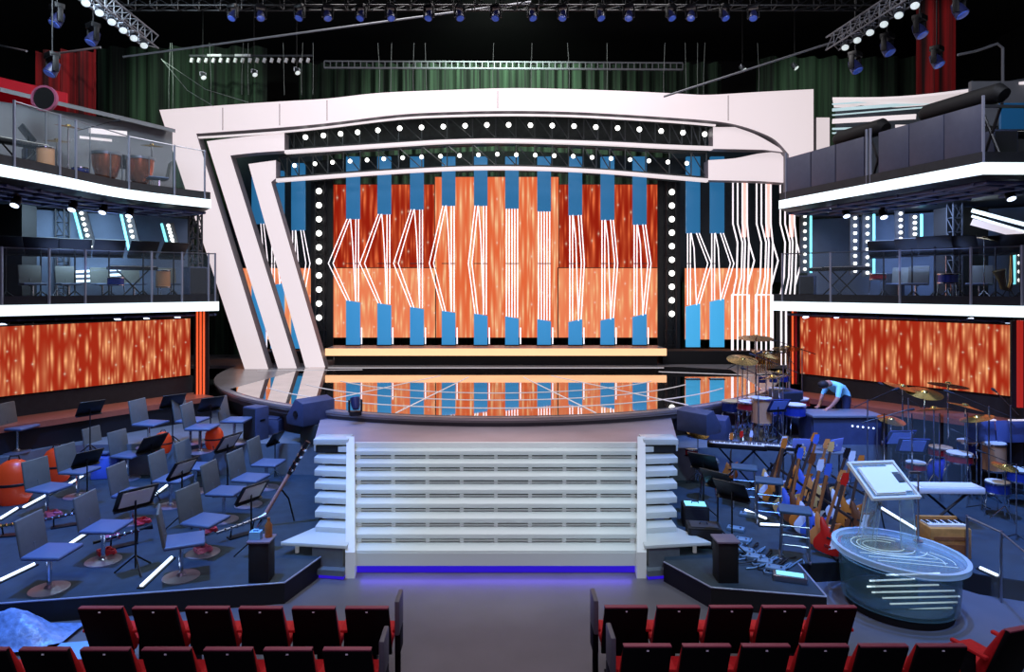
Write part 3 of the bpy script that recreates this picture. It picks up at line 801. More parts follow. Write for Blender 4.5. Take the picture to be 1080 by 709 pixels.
def proto_guitar(m):
    r = thing('guitar', '-', 'guitar')
    pts = bez([(0, 0), (.13, .015), (.175, .10), (.14, .20), (.125, .25), (.15, .34), (.17, .40), (.12, .385), (.05, .33), (0, .33), (-.05, .33), (-.10, .40), (-.155, .43), (-.15, .34), (-.12, .25), (-.14, .20), (-.175, .10), (-.13, .015), (0, 0)], 3)[:-1]
    MB().prism_y(pts, -.022, .022).build('body', m, r, bevel=.008)
    MB().prism_y([(.02, .06), (.11, .12), (.09, .22), (.10, .32), (.03, .30)], -.027, -.022).build('pickguard', M_white, r)
    MB().box((0, -.028, .10), (.08, .012, .03)).build('bridge', M_chrome, r)
    MB().box((0, -.02, .60), (.038, .03, .62)).build('neck', random.choice((M_wood, M_fret, M_fret, M_fret)), r)
    for z in (.92, .97, 1.02): MB().cone((-.05, -.015, z), (.055, -.015, z), .008, n=6).build('tuner', M_chrome, r)
    MB().box((0, -.027, .20), (.07, .008, .025)).build('pickup', M_soot, r)
    MB().prism_y([(-.03, .90), (.03, .90), (.045, .98), (.03, 1.08), (-.035, 1.06), (-.045, .95)], -.025, -.005).build('headstock', m, r)
    return Kind(r)
K_gtr = [proto_guitar(m) for m in M_gtr]
def proto_laptop():
    r = thing('laptop', '-', 'laptop')
    MB().box((0, .0, .01), (.34, .24, .02)).build('keyboard_half', M_steel, r, bevel=.004)
    MB().box((0, -.15, .12), (.34, .012, .23), R=RX(.2)).build('lid', M_lcd, r, bevel=.004)
    MB().lathe([(0, 0), (.02, 0), (.02, .004), (0, .004)], 12, c=(0, -.161, .12), R=RX(PI/2+.2)).build('lid_mark', M_white, r)
    return Kind(r)
K_lap = proto_laptop()
def proto_micstand(h=1.5):
    r = thing('microphone_stand', '-', 'microphone stand')
    for k in range(3):
        a = 2*PI*k/3
        MB().cone((0, 0, .12), (.28*math.cos(a), .28*math.sin(a), .01), .01, n=6).build('leg', M_black, r)
    MB().cone((0, 0, .05), (0, 0, h), .011, n=8).build('pole', M_steel, r)
    MB().cone((-.25, .1, h-.12), (.45, -.18, h+.14), .008, n=6).build('boom', M_black, r)
    MB().tube([(.45, -.18, h+.14), (.50, -.2, h+.15), (.56, -.225, h+.165), (.6, -.24, h+.175)], [.014, .016, .028, .02], 8).build('microphone', M_grill, r)
    return Kind(r)
K_mic = proto_micstand()

# ================================================================== BALCONIES
def path_px(path, px):
    """point of a plan path seen in pixel column px"""
    k = (px-CX)/FPX
    for a, b in zip(path[:-1], path[1:]):
        fa, fb = a[0]-k*a[1], b[0]-k*b[1]
        if fa == 0 or fa*fb <= 0:
            t = fa/(fa-fb) if fa != fb else 0
            return (a[0]+(b[0]-a[0])*t, a[1]+(b[1]-a[1])*t)
    return path[-1] if abs(path[-1][0]-k*path[-1][1]) < abs(path[0][0]-k*path[0][1]) else path[0]
def smooth(path, n=5): return [tuple(p) for p in bez(path, n)]
def balcony(side, label, frontp, back, zc, th, posts, fascia=.19, rail=1.05, glass=True):
    s = -1 if side == 'left' else 1          # wall() sign that puts thickness behind the front
    r = thing('balcony', label, 'balcony')
    MB().prism([tuple(p) for p in frontp]+back, zc-th/2, zc+th/2).build('floor_slab', M_black, r)
    MB().wall(frontp, zc-th/2+.005, zc+th/2, -s*.03 if False else s*.02*-1).build('light_strip', M_cool, r)
    MB().wall(frontp, zc+th/2, zc+th/2+fascia, s*.06).build('fascia', M_fascia, r)
    # underside grid
    b = MB(); c = Vector((0, 0))
    fp = [Vector(p) for p in frontp]; bp = [Vector(p) for p in back]
    for k in range(14):
        t = k/13; i = t*(len(fp)-1); i0 = min(int(i), len(fp)-2); p = fp[i0].lerp(fp[i0+1], i-i0)
        d = (fp[i0+1]-fp[i0]).normalized(); nrm = Vector((-d.y, d.x))*s
        q = p+nrm*2.2; p = p+nrm*.25
        b.cone((p.x, p.y, zc-th/2-.10), (q.x, q.y, zc-th/2-.10), .035, n=6)
    for off in (.35, .9, 1.5, 2.1):
        pts = []
        for i, p in enumerate(fp):
            d = (fp[min(i+1, len(fp)-1)]-fp[max(i-1, 0)]).normalized(); pts.append((p.x-d.y*s*off, p.y+d.x*s*off, zc-th/2-.10))
        b.tube(pts, .035, 6)
    b.build('underside_grid', mat('underside_blue_lit', (70, 78, 110), .5), r)  # bluish light on the tubes is put into their colour
    zb = zc+th/2
    pp = [Vector(path_px(frontp, x)) for x in posts]
    for p in pp:
        MB().box((p.x, p.y, zb+fascia/2+rail/2), (.036, .036, rail+fascia)).build('rail_post', M_post, r)
    if glass:
        for a, c in zip(pp[:-1], pp[1:]):
            MB().wall([(a.x, a.y), (c.x, c.y)], zb+fascia+.02, zb+fascia+rail-.04, .012).build('glass_panel', M_glass, r)
            MB().cone((a.x, a.y, zb+fascia+rail-.02), (c.x, c.y, zb+fascia+rail-.02), .014, n=6).build('hand_rail', M_steel, r)
    return r
LLf = [(-7.1, 17.0), (-10.46, 14.0), (-13.5, 11.2)]
LUf = smooth([(-7.31, 17.0), (-8.40, 15.24), (-8.72, 13.35), (-8.97, 12.0), (-9.6, 9.6)], 4)
RLf = [(7.2, 17.2), (10.74, 13.5), (13.6, 10.6)]
RUf = [(7.35, 17.2), (8.66, 11.8), (12.5, 11.9)]
ZLO, ZUP = 3.74, 6.36
balcony('left', 'lower tier of the left balcony with white lit edge and glass rail', LLf, [(-16.5, 14.2), (-9.0, 19.6)], ZLO, .24, [2, 52, 90, 160, 192, 220, 227])
balcony('left', 'upper tier of the left balcony with curved white lit edge and kettledrums', LUf, [(-16, 9.6), (-16, 14.6), (-9.0, 19.6)], ZUP, .22, [15, 63, 80, 136, 184, 216])
balcony('right', 'lower tier of the right balcony with white lit edge and glass rail', RLf, [(16.5, 13.2), (9.2, 19.8)], ZLO, .24, [825, 876, 949, 1024, 1078])
ru = balcony('right', 'upper tier of the right balcony with slate parapet panels', RUf, [(16, 14.6), (9.2, 19.8)], ZUP, .22, [829, 914, 918, 1037], rail=1.0, glass=False)
def parapet(x0, x1):
    a, b = path_px(RUf, x0), path_px(RUf, x1)
    MB().wall([a, b], 6.66, 7.52, .05).build('parapet_panel', M_parapet, ru, bevel=.006)
for x0, x1 in ((829.5, 854.5), (855.5, 880.5), (881.5, 911), (926.5, 958), (959, 995), (996, 1036.5)): parapet(x0, x1)
MB().wall([path_px(RUf, 1037.5), (9.9, 11.85)], 7.45, 7.5, .04).build('hand_rail', M_steel, ru)
MB().wall([path_px(RUf, 829), path_px(RUf, 1037)], 6.485, 6.66, -.02).build('skirting', M_fascia, ru)

# dark long padded covers lying over the right parapet
for x0, x1, z, lab in ((868, 915, 7.56, 'shorter'), (957, 1036, 7.56, 'longer')):
    a, b = Vector(path_px(RUf, x0)), Vector(path_px(RUf, x1)); d = (b-a).normalized(); n = Vector((-d.y, d.x))
    o = MB()
    o.tube([(a.x+n.x*.4, a.y+n.y*.4, z+.14), (a.x+n.x*.4+d.x*.1, a.y+n.y*.4+d.y*.1, z+.18), (b.x+n.x*.4, b.y+n.y*.4, z+.18), (b.x+n.x*.4+d.x*.08, b.y+n.y*.4+d.y*.08, z+.12)], [.14, .18, .18, .12], 14)
    t = thing('covered_keyboard', '%s dark padded keyboard cover behind the slate parapet of the right balcony' % lab, 'keyboard', ((a.x+b.x)/2+n.x*.4, (a.y+b.y)/2+n.y*.4, 6.5))
    o.v = [v-Vector(t.location) for v in o.v]; o.build('cover', M_soot, t)
    L = (b-a).length; rz = math.atan2(d.y, d.x)
    for s in (-.4, .4):
        for g in (-.2, .2):
            m = MB(Matrix.Rotation(rz, 4, 'Z')); m.cone((s*L-g, 0, 1.05), (s*L+g, 0, .02), .025, n=6); m.build('stand_leg', M_black, t)

# back walls of the tiers
def bwall(name, label, a, b, z0, z1, m, t=.12): return tag(MB().wall([a, b], z0, z1, t).build(name, m), label, 'wall panel')
bwall('tier_wall', 'blue grey back wall of the lower left balcony tier', (-9.0, 19.4), (-14.5, 14.6), 3.86, 6.2, M_balwall)
bwall('tier_wall', 'pale grey back wall of the upper left balcony tier', (-9.3, 19.0), (-14.8, 13.6), 6.47, 8.75, M_balwall2)
bwall('tier_wall', 'blue grey back wall of the lower right balcony tier', (9.2, 19.6), (14.5, 14.9), 3.86, 6.2, M_balwall)
# black side drapes that close the tiers
tag(MB().box((-9.9, 17.9, 5.0), (1.2, .2, 2.4), R=RZ(.9)).build('black_drape', M_soot), 'black drape at the left end of the lower left balcony', 'drape') if False else None
for a, lab in ((Vector((path_px(RLf, 1000)[0]+1.6, path_px(RLf, 1000)[1]+1.9)), 'right'), (Vector((path_px(LLf, 10)[0]-1.2, path_px(LLf, 10)[1]+1.6)), 'left')):
    tag(MB().box((a.x, a.y, 5.02), (1.0, .5, 2.3)).build('black_pillar', M_soot), 'broad black pillar inside the lower %s balcony tier' % lab, 'pillar')
for (px, Y, lab) in ((66, 17.2, 'left'), (1007, 16.0, 'right')):
    t = thing('truss_column', 'slim black truss column inside the lower %s balcony tier' % lab, 'column', (xY(px, Y), Y, 3.86))
    MB().truss((0, 0, 0), (0, 0, 2.38), .22, .02, .3).build('lattice', M_dgrey, t)
for (px, Y) in ((206, 18.2),):
    t = thing('truss_column', 'black truss column at the stage end of the lower left balcony tier', 'column', (xY(px, Y), Y, 3.86))
    MB().truss((0, 0, 0), (0, 0, 2.38), .25, .03, .3).build('lattice', M_dgrey, t)
M_slat = mat('pale_slat_light', (120, 140, 145), .5, emit=(186, 214, 220), es=.8)
# slatted neon wall of the upper right balcony
t = thing('slatted_wall', 'slatted white neon wall under a curved canopy on the upper right balcony', 'wall panel')
A, B = Vector((9.72, 19.0)), Vector((14.0, 15.0))
MB().wall([A, B], 6.47, 9.3, .1).build('back_panel', mat('slat_back', (34, 44, 56), .6, noise=.1), t)
can = smooth([(xY(878, 18.6), 18.6), (xY(950, 17.0), 17.0), (xY(1020, 15.6), 15.6), (xY(1095, 14.6), 14.6)], 4)
zc = [zY(y, p[1]) for p, y in zip(can, [104-(104-84)*max(0, (i/(len(can)-1)-.2))**1.6/(.8**1.6) for i in range(len(can))])]
b = MB(); n = len(can)
vs = [(p[0], p[1], z-.025) for p, z in zip(can, zc)]+[(p[0], p[1], z+.035) for p, z in zip(can, zc)]+[(p[0]+.5, p[1]+.9, z+.05) for p, z in zip(can, zc)]+[(p[0]+.5, p[1]+.9, z-.01) for p, z in zip(can, zc)]
fs = []
for i in range(n-1):
    for k in range(4): fs.append((k*n+i, k*n+i+1, ((k+1) % 4)*n+i+1, ((k+1) % 4)*n+i))
b.add(vs, fs+[(0, n, 2*n, 3*n), (n-1, 2*n-1, 3*n-1, 4*n-1)]).build('canopy_edge', M_stripw, t)
for (x0, y0, x1, y1, h, m) in ((878, 110, 1034, 99, .05, M_slat), (878, 116, 1015, 105.5, .11, M_slat), (878, 121.5, 985, 112.5, .04, M_slat), (878, 128, 966, 123, .18, M_stripw), (878, 136, 930, 134.5, .07, M_slat), (878, 140.5, 912, 139.5, .05, M_slat), (932, 133.5, 955, 134, .16, M_stripw)):
    p, q = at(x0, y0, 18.7), at(x1, y1, 16.3+ (1034-x1)*.015)
    MB().box((p+q)/2, ((q-p).length, .06, h*.7), R=RZ(math.atan2(q.y-p.y, q.x-p.x)) @ RY(-math.asin((q.z-p.z)/(q-p).length))).build('neon_slat', m, t)
MB().box((xY(1062, 14.6), 14.9, 8.35), (1.2, .1, 1.0)).build('grey_flat', M_balwall2, t)
# sloping neon lines at the right of the lower right tier
t = thing('neon_canopy', 'sloping white neon lines at the outer end of the lower right balcony', 'wall light')
for (x0, y0, x1, y1, h, m) in ((1025, 222, 1085, 238, .09, M_cool), (1025, 228, 1085, 246, .06, M_cool), (1025, 234, 1085, 250, .16, M_stripw)):
    p, q = at(x0, y0, 15.8), at(x1, y1, 15.0)
    MB().box((p+q)/2, ((q-p).length, .05, h), R=RZ(math.atan2(q.y-p.y, q.x-p.x)) @ RY(-math.asin((q.z-p.z)/(q-p).length))).build('neon_slat', m, t)
# slatted light rail on the left tiers
t = thing('neon_bench', 'low white neon lines along the back of the lower left balcony', 'wall light')
for (x0, y0, x1, y1) in ((42, 287, 62, 286), (74, 287, 132, 284), (48, 293, 64, 293), (74, 292, 145, 289), (48, 298, 64, 298), (76, 297, 144, 294)):
    p, q = at(x0, y0, 17.3), at(x1, y1, 17.7)
    MB().box((p+q)/2, ((q-p).length, .05, .06), R=RZ(math.atan2(q.y-p.y, q.x-p.x)) @ RY(-math.asin((q.z-p.z)/(q-p).length))).build('neon_slat', M_cool, t)
t = thing('neon_slots', 'pair of white lit slots in the wall behind the kettledrums', 'wall light')
for (x0, y0, x1, y1, h) in ((94, 139, 134, 140, .13), (84, 146, 118, 147, .06)):
    p, q = at(x0, y0, 16.8), at(x1, y1, 17.2)
    MB().box((p+q)/2, ((q-p).length, .05, h), R=RZ(math.atan2(q.y-p.y, q.x-p.x))).build('neon_slat', M_stripw, t)
# canopy roof over the upper left tier
b = MB(); P = [at(-20, 92, 15.6), at(185, 140, 18.6)]
b.add([P[0], P[1], P[1]+Vector((-1.6, .9, .5)), P[0]+Vector((-1.6, .9, .5)), P[0]+Vector((0, 0, .1)), P[1]+Vector((0, 0, .1)), P[1]+Vector((-1.6, .9, .6)), P[0]+Vector((-1.6, .9, .6))],
      [(0, 1, 2, 3), (7, 6, 5, 4), (0, 4, 5, 1), (1, 5, 6, 2), (2, 6, 7, 3), (3, 7, 4, 0)])
tag(b.build('tier_canopy', M_balwall2), 'grey sloping canopy over the upper left balcony tier', 'canopy')

# dotted wall lights
def wall_light(label, pts, Y, tube_side, grp, n=7, tube=True):
    (x0, y0), (x1, y1) = pts
    p, q = at(x0, y0, Y), at(x1, y1, Y)
    t = thing('wall_light', label, 'wall light', p, 0, grp)
    q = q-p
    if tube: MB().cone((tube_side*.16, -.02, 0), (q.x+tube_side*.16, -.02, q.z), .035, n=8).build('cyan_tube', M_cyan, t)
    MB().box(q/2+Vector((0, .06, 0)), (.24, .04, q.length), R=RY(math.atan2(q.x, q.z))).build('backing', M_dgrey, t)
    for k in range(n): bulb(t, q*((k+.5)/n)+Vector((0, 0, 0)), .045)
for k, (pts, Y) in enumerate(((((85, 222), (96, 263)), 17.3), (((134, 224), (143, 264)), 17.6), (((177, 236), (184, 262)), 17.9))):
    wall_light('slanting dotted cyan wall light in the lower left balcony, %s from left' % ORD[k], pts, Y, -1, 'wall lights of the lower left balcony')
for k, (x, y0, y1, side, tb) in enumerate(((849, 224, 288, 1, True), (902, 226, 290, 1, False), (915, 226, 292, 1, True), (950, 222, 262, 1, False), (965, 226, 262, 1, True))):
    wall_light('upright dotted wall light in the lower right balcony, %s from left' % ORD[k], ((x, y0), (x, y1)), (18.9, 18.0, 17.9, 17.3, 17.2)[k], side, 'wall lights of the lower right balcony', 8 if k < 3 else 6, tb)
wall_light('upright cyan wall light at the outer edge of the lower right balcony', ((1076, 246), (1076, 300)), 15.4, -1, None, 6)

# small spotlights under the tiers
def hang(px, py, path, zc, off, label, grp):
    p = Vector(path_px(path, px)); s = -1 if px < CX else 1
    Y = p.y+off; K_spot.put((xY(px, Y), Y, zY(py, Y)+.16), 0, label, grp, 1.0)
for k, (x, y) in enumerate(((17, 213), (77, 218), (109, 221), (137, 225))):
    hang(x, y, LUf, ZUP, .9, 'small lit spotlight under the upper left balcony tier, %s from left' % ORD[k], 'spotlights under the upper left tier')
for k, (x, y) in enumerate(((6, 339), (31, 340), (125, 333), (156, 333), (188, 331))):
    hang(x, y, LLf, ZLO, .55, 'small lit spotlight above the left video wall, %s from left' % ORD[k], 'spotlights above the left video wall')
for k, (x, y) in enumerate(((873, 219), (892, 225), (931, 226), (1065, 206))):
    hang(x, y, RUf, ZUP, 1.4, 'small lit spotlight under the upper right balcony tier, %s from left' % ORD[k], 'spotlights under the upper right tier')
for k, (x, y) in enumerate(((849, 331), (882, 331), (928, 332), (1021, 333), (1063, 336))):
    hang(x, y, RLf, ZLO, .55, 'small lit spotlight above the right video wall, %s from left' % ORD[k], 'spotlights above the right video wall')

# side video walls with dark bases, gloss ledges and orange posts
RZ0 = .94
LLed = ((-10.95, 12.9), (-7.9, 17.1)); RLed = ((8.0, 17.4), (10.95, 13.6))
led('video_wall', 'wide orange streaked video wall under the left balcony', LLed[0], LLed[1], 1.97, 3.42, M_led_side)
led('video_wall', 'wide orange streaked video wall under the right balcony', RLed[0], RLed[1], 1.97, 3.45, M_led_side)
for (a, b), lab, sg in ((LLed, 'left', 1), (RLed, 'right', 1)):
    a, b = Vector(a), Vector(b); d = (b-a).normalized(); n = Vector((d.y, -d.x))
    b = b+d*.1
    vb = thing('video_wall_base', 'charcoal base with a glossy ledge under the orange video wall on the %s' % lab, 'base')
    MB().wall([tuple(a), tuple(b)], 1.50, 1.93, .4).build('base_board', M_fascia, vb)
    MB().prism([tuple(a+n*.95), tuple(b+n*.95), tuple(b-n*.3), tuple(a-n*.3)], 1.38, 1.50).build('ledge_top', M_ledge, vb)
    MB().prism([tuple(a+n*.88), tuple(b+n*.88), tuple(b-n*.3), tuple(a-n*.3)], (RZ0 if lab == 'left' else .28), 1.38).build('ledge_front', M_ledge2, vb)
M_redT = mat('dark_red_tube', (150, 30, 26), .5, emit=(190, 44, 34), es=.6)
def posts(label, pxs, Y, y0, y1, ms):
    t = thing('light_post', label, 'light post', (xY(pxs[0], Y), Y, zY(y1, Y)))
    h = zY(y0, Y)-zY(y1, Y); X0 = xY(pxs[0], Y)
    for x, m in zip(pxs, ms): MB().box((xY(x, Y)-X0, 0, h/2), (.03, .05, h)).build('tube', m, t)
    xa, xb = xY(pxs[0], Y)-X0-.1, xY(pxs[-1], Y)-X0+.1
    MB().box(((xa+xb)/2, .06, h/2), (xb-xa, .05, h)).build('backing', M_soot, t)
posts('dark post with orange glowing tubes at the stage end of the left video wall', (208, 211.5, 215), 16.9, 327, 424, (M_orangeT,)*3)
posts('dark post with orange glowing tubes at the stage end of the right video wall', (836, 839.5), 17.3, 327, 405, (M_orangeT, M_redbl))
posts('dark post with red tube at the outer end of the right video wall', (1074, 1077.5), 13.1, 338, 430, (M_redT, M_redT))
posts('white tube post hanging below the corner of the lower right balcony', (824, 829), 17.25, 327, 385, (M_neon, M_neon))

# ---- things on the tiers
FU, FL = ZUP+.11, ZLO+.12
def tier(px, Y, z): return (xY(px, Y), Y, z)
for k, (px, Y) in enumerate(((112, 16.0), (148, 16.6))):
    K_timp.put(tier(px, Y, FU), .3*k, 'copper kettledrum on the upper left balcony, %s of the pair' % ('left', 'right')[k], 'kettledrums on the upper left balcony', 1.15).scale = (.9, .9, 1.25)
K_stand.put(tier(133, 17.3, FU), 1.2, 'black music stand between the kettledrums on the upper left balcony')
K_cymt.put(tier(160, 17.3, FU), .5, 'tall cymbal stand at the right end of the upper left balcony')
K_cymt.put(tier(72, 15.2, FU), .9, 'tall cymbal stand left of the kettledrums on the upper left balcony')
K_key.put(tier(22, 14.2, FU), 1.1, 'keyboard on a black stand at the left end of the upper left balcony')
K_mic.put(tier(95, 15.4, FU), .6, 'microphone stand beside the left kettledrum on the upper left balcony')
K_stand.put(tier(30, 15.0, FU), -.8, 'black music stand by the loudspeaker on the upper left balcony', None, 1.2)
K_drb.put(tier(85, 16.2, FU), .4, 'blue drum at the back of the upper left balcony beside the kettledrums')
K_cym.put(tier(60, 16.4, FU), .4, 'low cymbal stand at the back of the upper left balcony', None, 1.2)
K_spk.put(tier(40, 15.4, FU), .8, 'black loudspeaker standing at the back of the upper left balcony', None, 1.3)
K_drt.put(tier(48, 14.4, FU), .3, 'tan conga standing behind the rail of the upper left balcony')
K_chair.put(tier(168, 16.4, FU), 2.2, 'grey chair at the right end of the upper left balcony')
for k, (px, Y, a) in enumerate(((6, 14.9, .7), (43, 15.3, .8), (79, 15.8, .8), (115, 16.1, .9), (151, 16.6, 1.0), (183, 17.2, 1.1))):
    K_stand.put(tier(px, Y, FL), .40+.12*k, 'black music stand on the lower left balcony, %s from left' % ORD[k], 'music stands on the lower left balcony', 1.30)
for k, (px, Y) in enumerate(((34, 14.9), (72, 15.9), (108, 17.0), (141, 17.3), (180, 17.6))):
    K_chair.put(tier(px, Y, FL), -2.3, 'dark swivel chair on the lower left balcony, %s from left' % ORD[k], 'chairs on the lower left balcony')
K_spk.put(tier(205, 17.6, FL), .9, 'black loudspeaker at the stage end of the lower left balcony', None, 1.2)
K_drb.put(tier(122, 15.9, FL), 0, 'blue drum behind the rail of the lower left balcony', None, .9)
K_key.put(tier(878, 17.6, FL), -.7, 'keyboard on a stand in the lower right balcony near the stage end')
K_key.put(tier(893, 16.9, FL), -.7, 'second keyboard in the lower right balcony, nearer the rail')
K_spk.put(tier(852, 17.9, FL), -.6, 'low black loudspeaker in the lower right balcony by the leftmost wall light', None, .9)
for k, (px, Y, a) in enumerate(((932, 16.4, .6), (962, 15.6, .7), (986, 14.9, .7), (1012, 14.8, .7), (1050, 14.8, .8), (1076, 14.3, .8))):
    K_stand.put(tier(px, Y, FL), -a-.1, 'black music stand on the lower right balcony, %s from left' % ORD[k], 'music stands on the lower right balcony', 1.3)
for k, (px, Y) in enumerate(((948, 17.0), (966, 15.7), (1033, 15.2))):
    K_chair.put(tier(px, Y, FL), 2.3, 'dark swivel chair on the lower right balcony, %s from left' % ORD[k], 'chairs on the lower right balcony')
K_cym.put(tier(60, 16.3, FL), .4, 'cymbal stand at the left of the lower left balcony beside the truss column', None, 1.1)
K_key.put(tier(140, 16.6, FL), .75, 'keyboard on a crossed stand in the middle of the lower left balcony')
K_drt.put(tier(172, 17.0, FL), .2, 'tan conga on the lower left balcony below the rightmost wall light')
K_drr.put(tier(926, 17.0, FL), .2, 'red-shelled drum on the lower right balcony between the wall lights')
K_cymt.put(tier(1038, 14.7, FL), .8, 'tall cymbal stand on the lower right balcony under the sloping neon lines')
K_spk.put(tier(943, 17.6, FL), -.7, 'black loudspeaker at the back of the lower right balcony between wall lights')
K_cym.put(tier(998, 15.0, FL), .5, 'cymbal stand on the lower right balcony by the truss column')
K_drb.put(tier(1000, 14.6, FL), .2, 'blue drum on the lower right balcony by the truss column')
t = thing('saxophone', 'golden saxophone upright on a stand at the outer end of the lower right balcony', 'saxophone', tier(1064, 14.6, FL))
MB().tube([(0, 0, 1.25), (.05, 0, 1.28), (.06, 0, 1.1), (.05, 0, .5), (.0, 0, .32), (-.12, 0, .36), (-.16, 0, .55), (-.22, 0, .75)], [.012, .014, .025, .045, .055, .065, .08, .13], 12).build('body', M_brass, t)
for k in range(3): MB().cone((0, 0, .4), (.22*math.cos(2.1*k), .22*math.sin(2.1*k), 0), .012, n=6).build('stand_leg', M_black, t)
K_key.put(tier(1075, 13.4, FU), 0, 'black keyboard rack at the outer end of the upper right balcony')
tag(MB().box((0, 0, .14), (.34, .26, .28)).box((0, -.135, .14), (.26, .01, .2)).build('equipment_box', M_greenbx, loc=tier(1071, 12.8, FU), bevel=.01), 'small bright green box on the upper right balcony beyond the parapet', 'box')
K_spk.put(tier(1052, 13.2, FU), 0, 'black equipment rack on the upper right balcony just past the parapet', None, 1.15)
tag(MB().box((xY(1072, 14.2), 14.2, 7.9), (.7, .06, .55)).build('blue_screen', mat('dull_blue_screen', (24, 70, 110), .4, emit=(22, 72, 112), es=.6)), 'dull blue screen hanging behind the rack on the upper right balcony', 'screen')

# red cloth and bits above the left balcony
b = MB(); P0, P1 = at(-6, 80, 17.0), at(70, 98, 17.4)
b.add([P0, P1, P1-Vector((0, 0, .5)), P0-Vector((0, 0, .75))], [(0, 1, 2, 3)]); 
for i in range(4): b.v.append(b.v[i]+Vector((0, .06, 0)))
b.f += [[7, 6, 5, 4], [0, 4, 5, 1], [1, 5, 6, 2], [2, 6, 7, 3], [3, 7, 4, 0]]; b.mi += [0]*5
tag(b.build('red_banner', mat('red_banner', (190, 18, 36), .7, emit=(150, 8, 26), es=.25)), 'red cloth banner hung above the upper left balcony', 'banner')
t = thing('hand_drum', 'round pink-rimmed drum head on a stand on the upper left balcony', 'drum', at(47, 104, 15.8))
MB().lathe([(.26, -.04), (.31, -.04), (.31, .04), (.26, .04)], 24, R=RX(PI/2)).build('rim', mat('pink_rim', (170, 90, 120), .5), t)
MB().lathe([(0, -.01), (.26, -.01), (.26, .01), (0, .01)], 24, R=RX(PI/2)).build('head', M_soot, t)
MB().cone((0, .05, -.28), (0, .05, FU-t.location.z), .02, n=8).build('pole', M_steel, t)

# ================================================================== ORCHESTRA PITS
PZ, RZ_ = .28, .94
def v2(px, py, z): p = on(px, py, z); return (p.x, p.y)
lp = [v2(0, 637, PZ), v2(300, 615, PZ), v2(338, 588, PZ), (-3.15, 11.8), (-3.15, 14.6), (-12, 14.6), (-12, 8.2)]
lpt = thing('orchestra_platform', 'black-sided orchestra platform with blue grey carpet left of the staircase', 'platform')
MB().prism(lp, 0, PZ-.015).build('deck', M_soot, lpt); MB().prism(lp, PZ-.015, PZ).build('carpet', M_carpet, lpt)
rp = [v2(700, 593, PZ), v2(750, 620, PZ), v2(872, 630, PZ), (4.35, 9.55), (6.25, 9.75), (6.7, 9.2), (7.6, 8.8), (12, 8.6), (12, 14.6), (3.15, 14.6), (3.15, 11.8)]
rpt = thing('band_platform', 'black-sided band platform with blue grey carpet right of the staircase', 'platform')
MB().prism(rp, 0, PZ-.015).build('deck', M_soot, rpt); MB().prism(rp, PZ-.015, PZ).build('carpet', M_carpet, rpt)
edgeM = mat('pale_edge', (150, 155, 175), .4)
def edge(pts, par):
    b = MB()
    for a, c in zip(pts[:-1], pts[1:]): b.cone((*a, PZ+.004), (*c, PZ+.004), .012, n=6)
    b.build('edge_trim', edgeM, par)
edge(lp[:3], lpt)
edge(rp[:4], rpt)
lr = [(-3.15, 13.0), (-3.9, 13.85), (-7.0, 14.1), (-10.2, 13.0), (-10.6, 14.9), (-7.4, 17.2), (-5.9, 16.0), (-4.3, 14.8), (-3.15, 14.4)]
lr = [(-3.4, 13.9), (-3.7, 14.02), v2(160, 468, RZ_), v2(60, 470, RZ_), (-9.5, 12.9), (-11.6, 11.6), (-11.9, 14.5), (-7.6, 18.4), (-5.9, 16.0), (-4.5, 14.95), (-3.9, 14.7)]
tag(MB().prism(lr, PZ, RZ_).build('back_riser', M_riser), 'grey raised riser behind the orchestra chairs on the left', 'riser')
rr = [(3.6, 13.6), (8.3, 13.9), (8.3, 14.9), (7.0, 16.7), (5.9, 16.0), (4.5, 14.95), (3.9, 14.7)]
tag(MB().prism(rr, PZ, RZ_).build('back_riser', M_riser), 'grey raised riser behind the band on the right', 'riser')

def face(dx, dy): return math.atan2(-dx, dy)
CH = [  # foot px, py, z, facing, label
 (52, 622, PZ, (1, -0.03), 'grey swivel chair nearest the lower left corner of the platform'),
 (109, 592, PZ, (1, -0.03), 'grey swivel chair in the front row with red cable coil on its base'),
 (191, 609, PZ, (.9, .4), 'grey swivel chair at the front edge of the platform turned side on'),
 (214, 584, PZ, (1, -0.27), 'grey swivel chair just behind the side-on front chair'),
 (50, 545, PZ, (1, -0.26), 'grey swivel chair by the left picture edge beside the orange case'),
 (139, 551, PZ, (1, -0.06), 'grey swivel chair in the middle row behind the tripod music stand'),
 (180, 534, PZ, (1, -0.09), 'grey swivel chair in the middle row left of the slim lit music desk'),
 (236, 549, PZ, (1, -0.11), 'grey swivel chair in the middle row nearest the woodwind stand'),
 (262, 533, PZ, (1, -0.20), 'grey swivel chair behind the one nearest the woodwind stand'),
 (206, 519, PZ, (1, -0.12), 'grey swivel chair in front of the grey riser, left of two'),
 (281, 515, PZ, (1, -0.12), 'grey swivel chair in front of the grey riser, right of two'),
 (82, 524, PZ, (1, -0.13), 'grey swivel chair half hidden behind a black music desk on the left'),
 (135, 505, PZ, (1, -0.24), 'grey swivel chair in the third row beside the tilted black desk'),
 (108, 500, PZ, (1, -0.17), 'grey swivel chair in the third row beside the blue-lit case'),
 (18, 477, RZ_, (1, -.1), 'grey swivel chair at the far left under the glossy ledge'),
 (157, 472, RZ_, (1, -0.18), 'grey swivel chair on the riser, nearest the orange video wall'),
 (201, 468, RZ_, (1, -0.09), 'grey swivel chair on the riser beside the orange light post'),
 (211, 481, RZ_-.25, (1, -0.02), 'grey swivel chair at the front lip of the riser'),
 (247, 468, RZ_, (1, -0.03), 'grey swivel chair on the riser next to the blue loudspeakers'),
]
for px, py, z, (dx, dy), lab in CH:
    if z == RZ_-.25: z = RZ_; py = 477
    p = on(px, py, z); K_chair.put(p, face(dx, dy), lab, 'orchestra chairs of the left platform', 1.12)
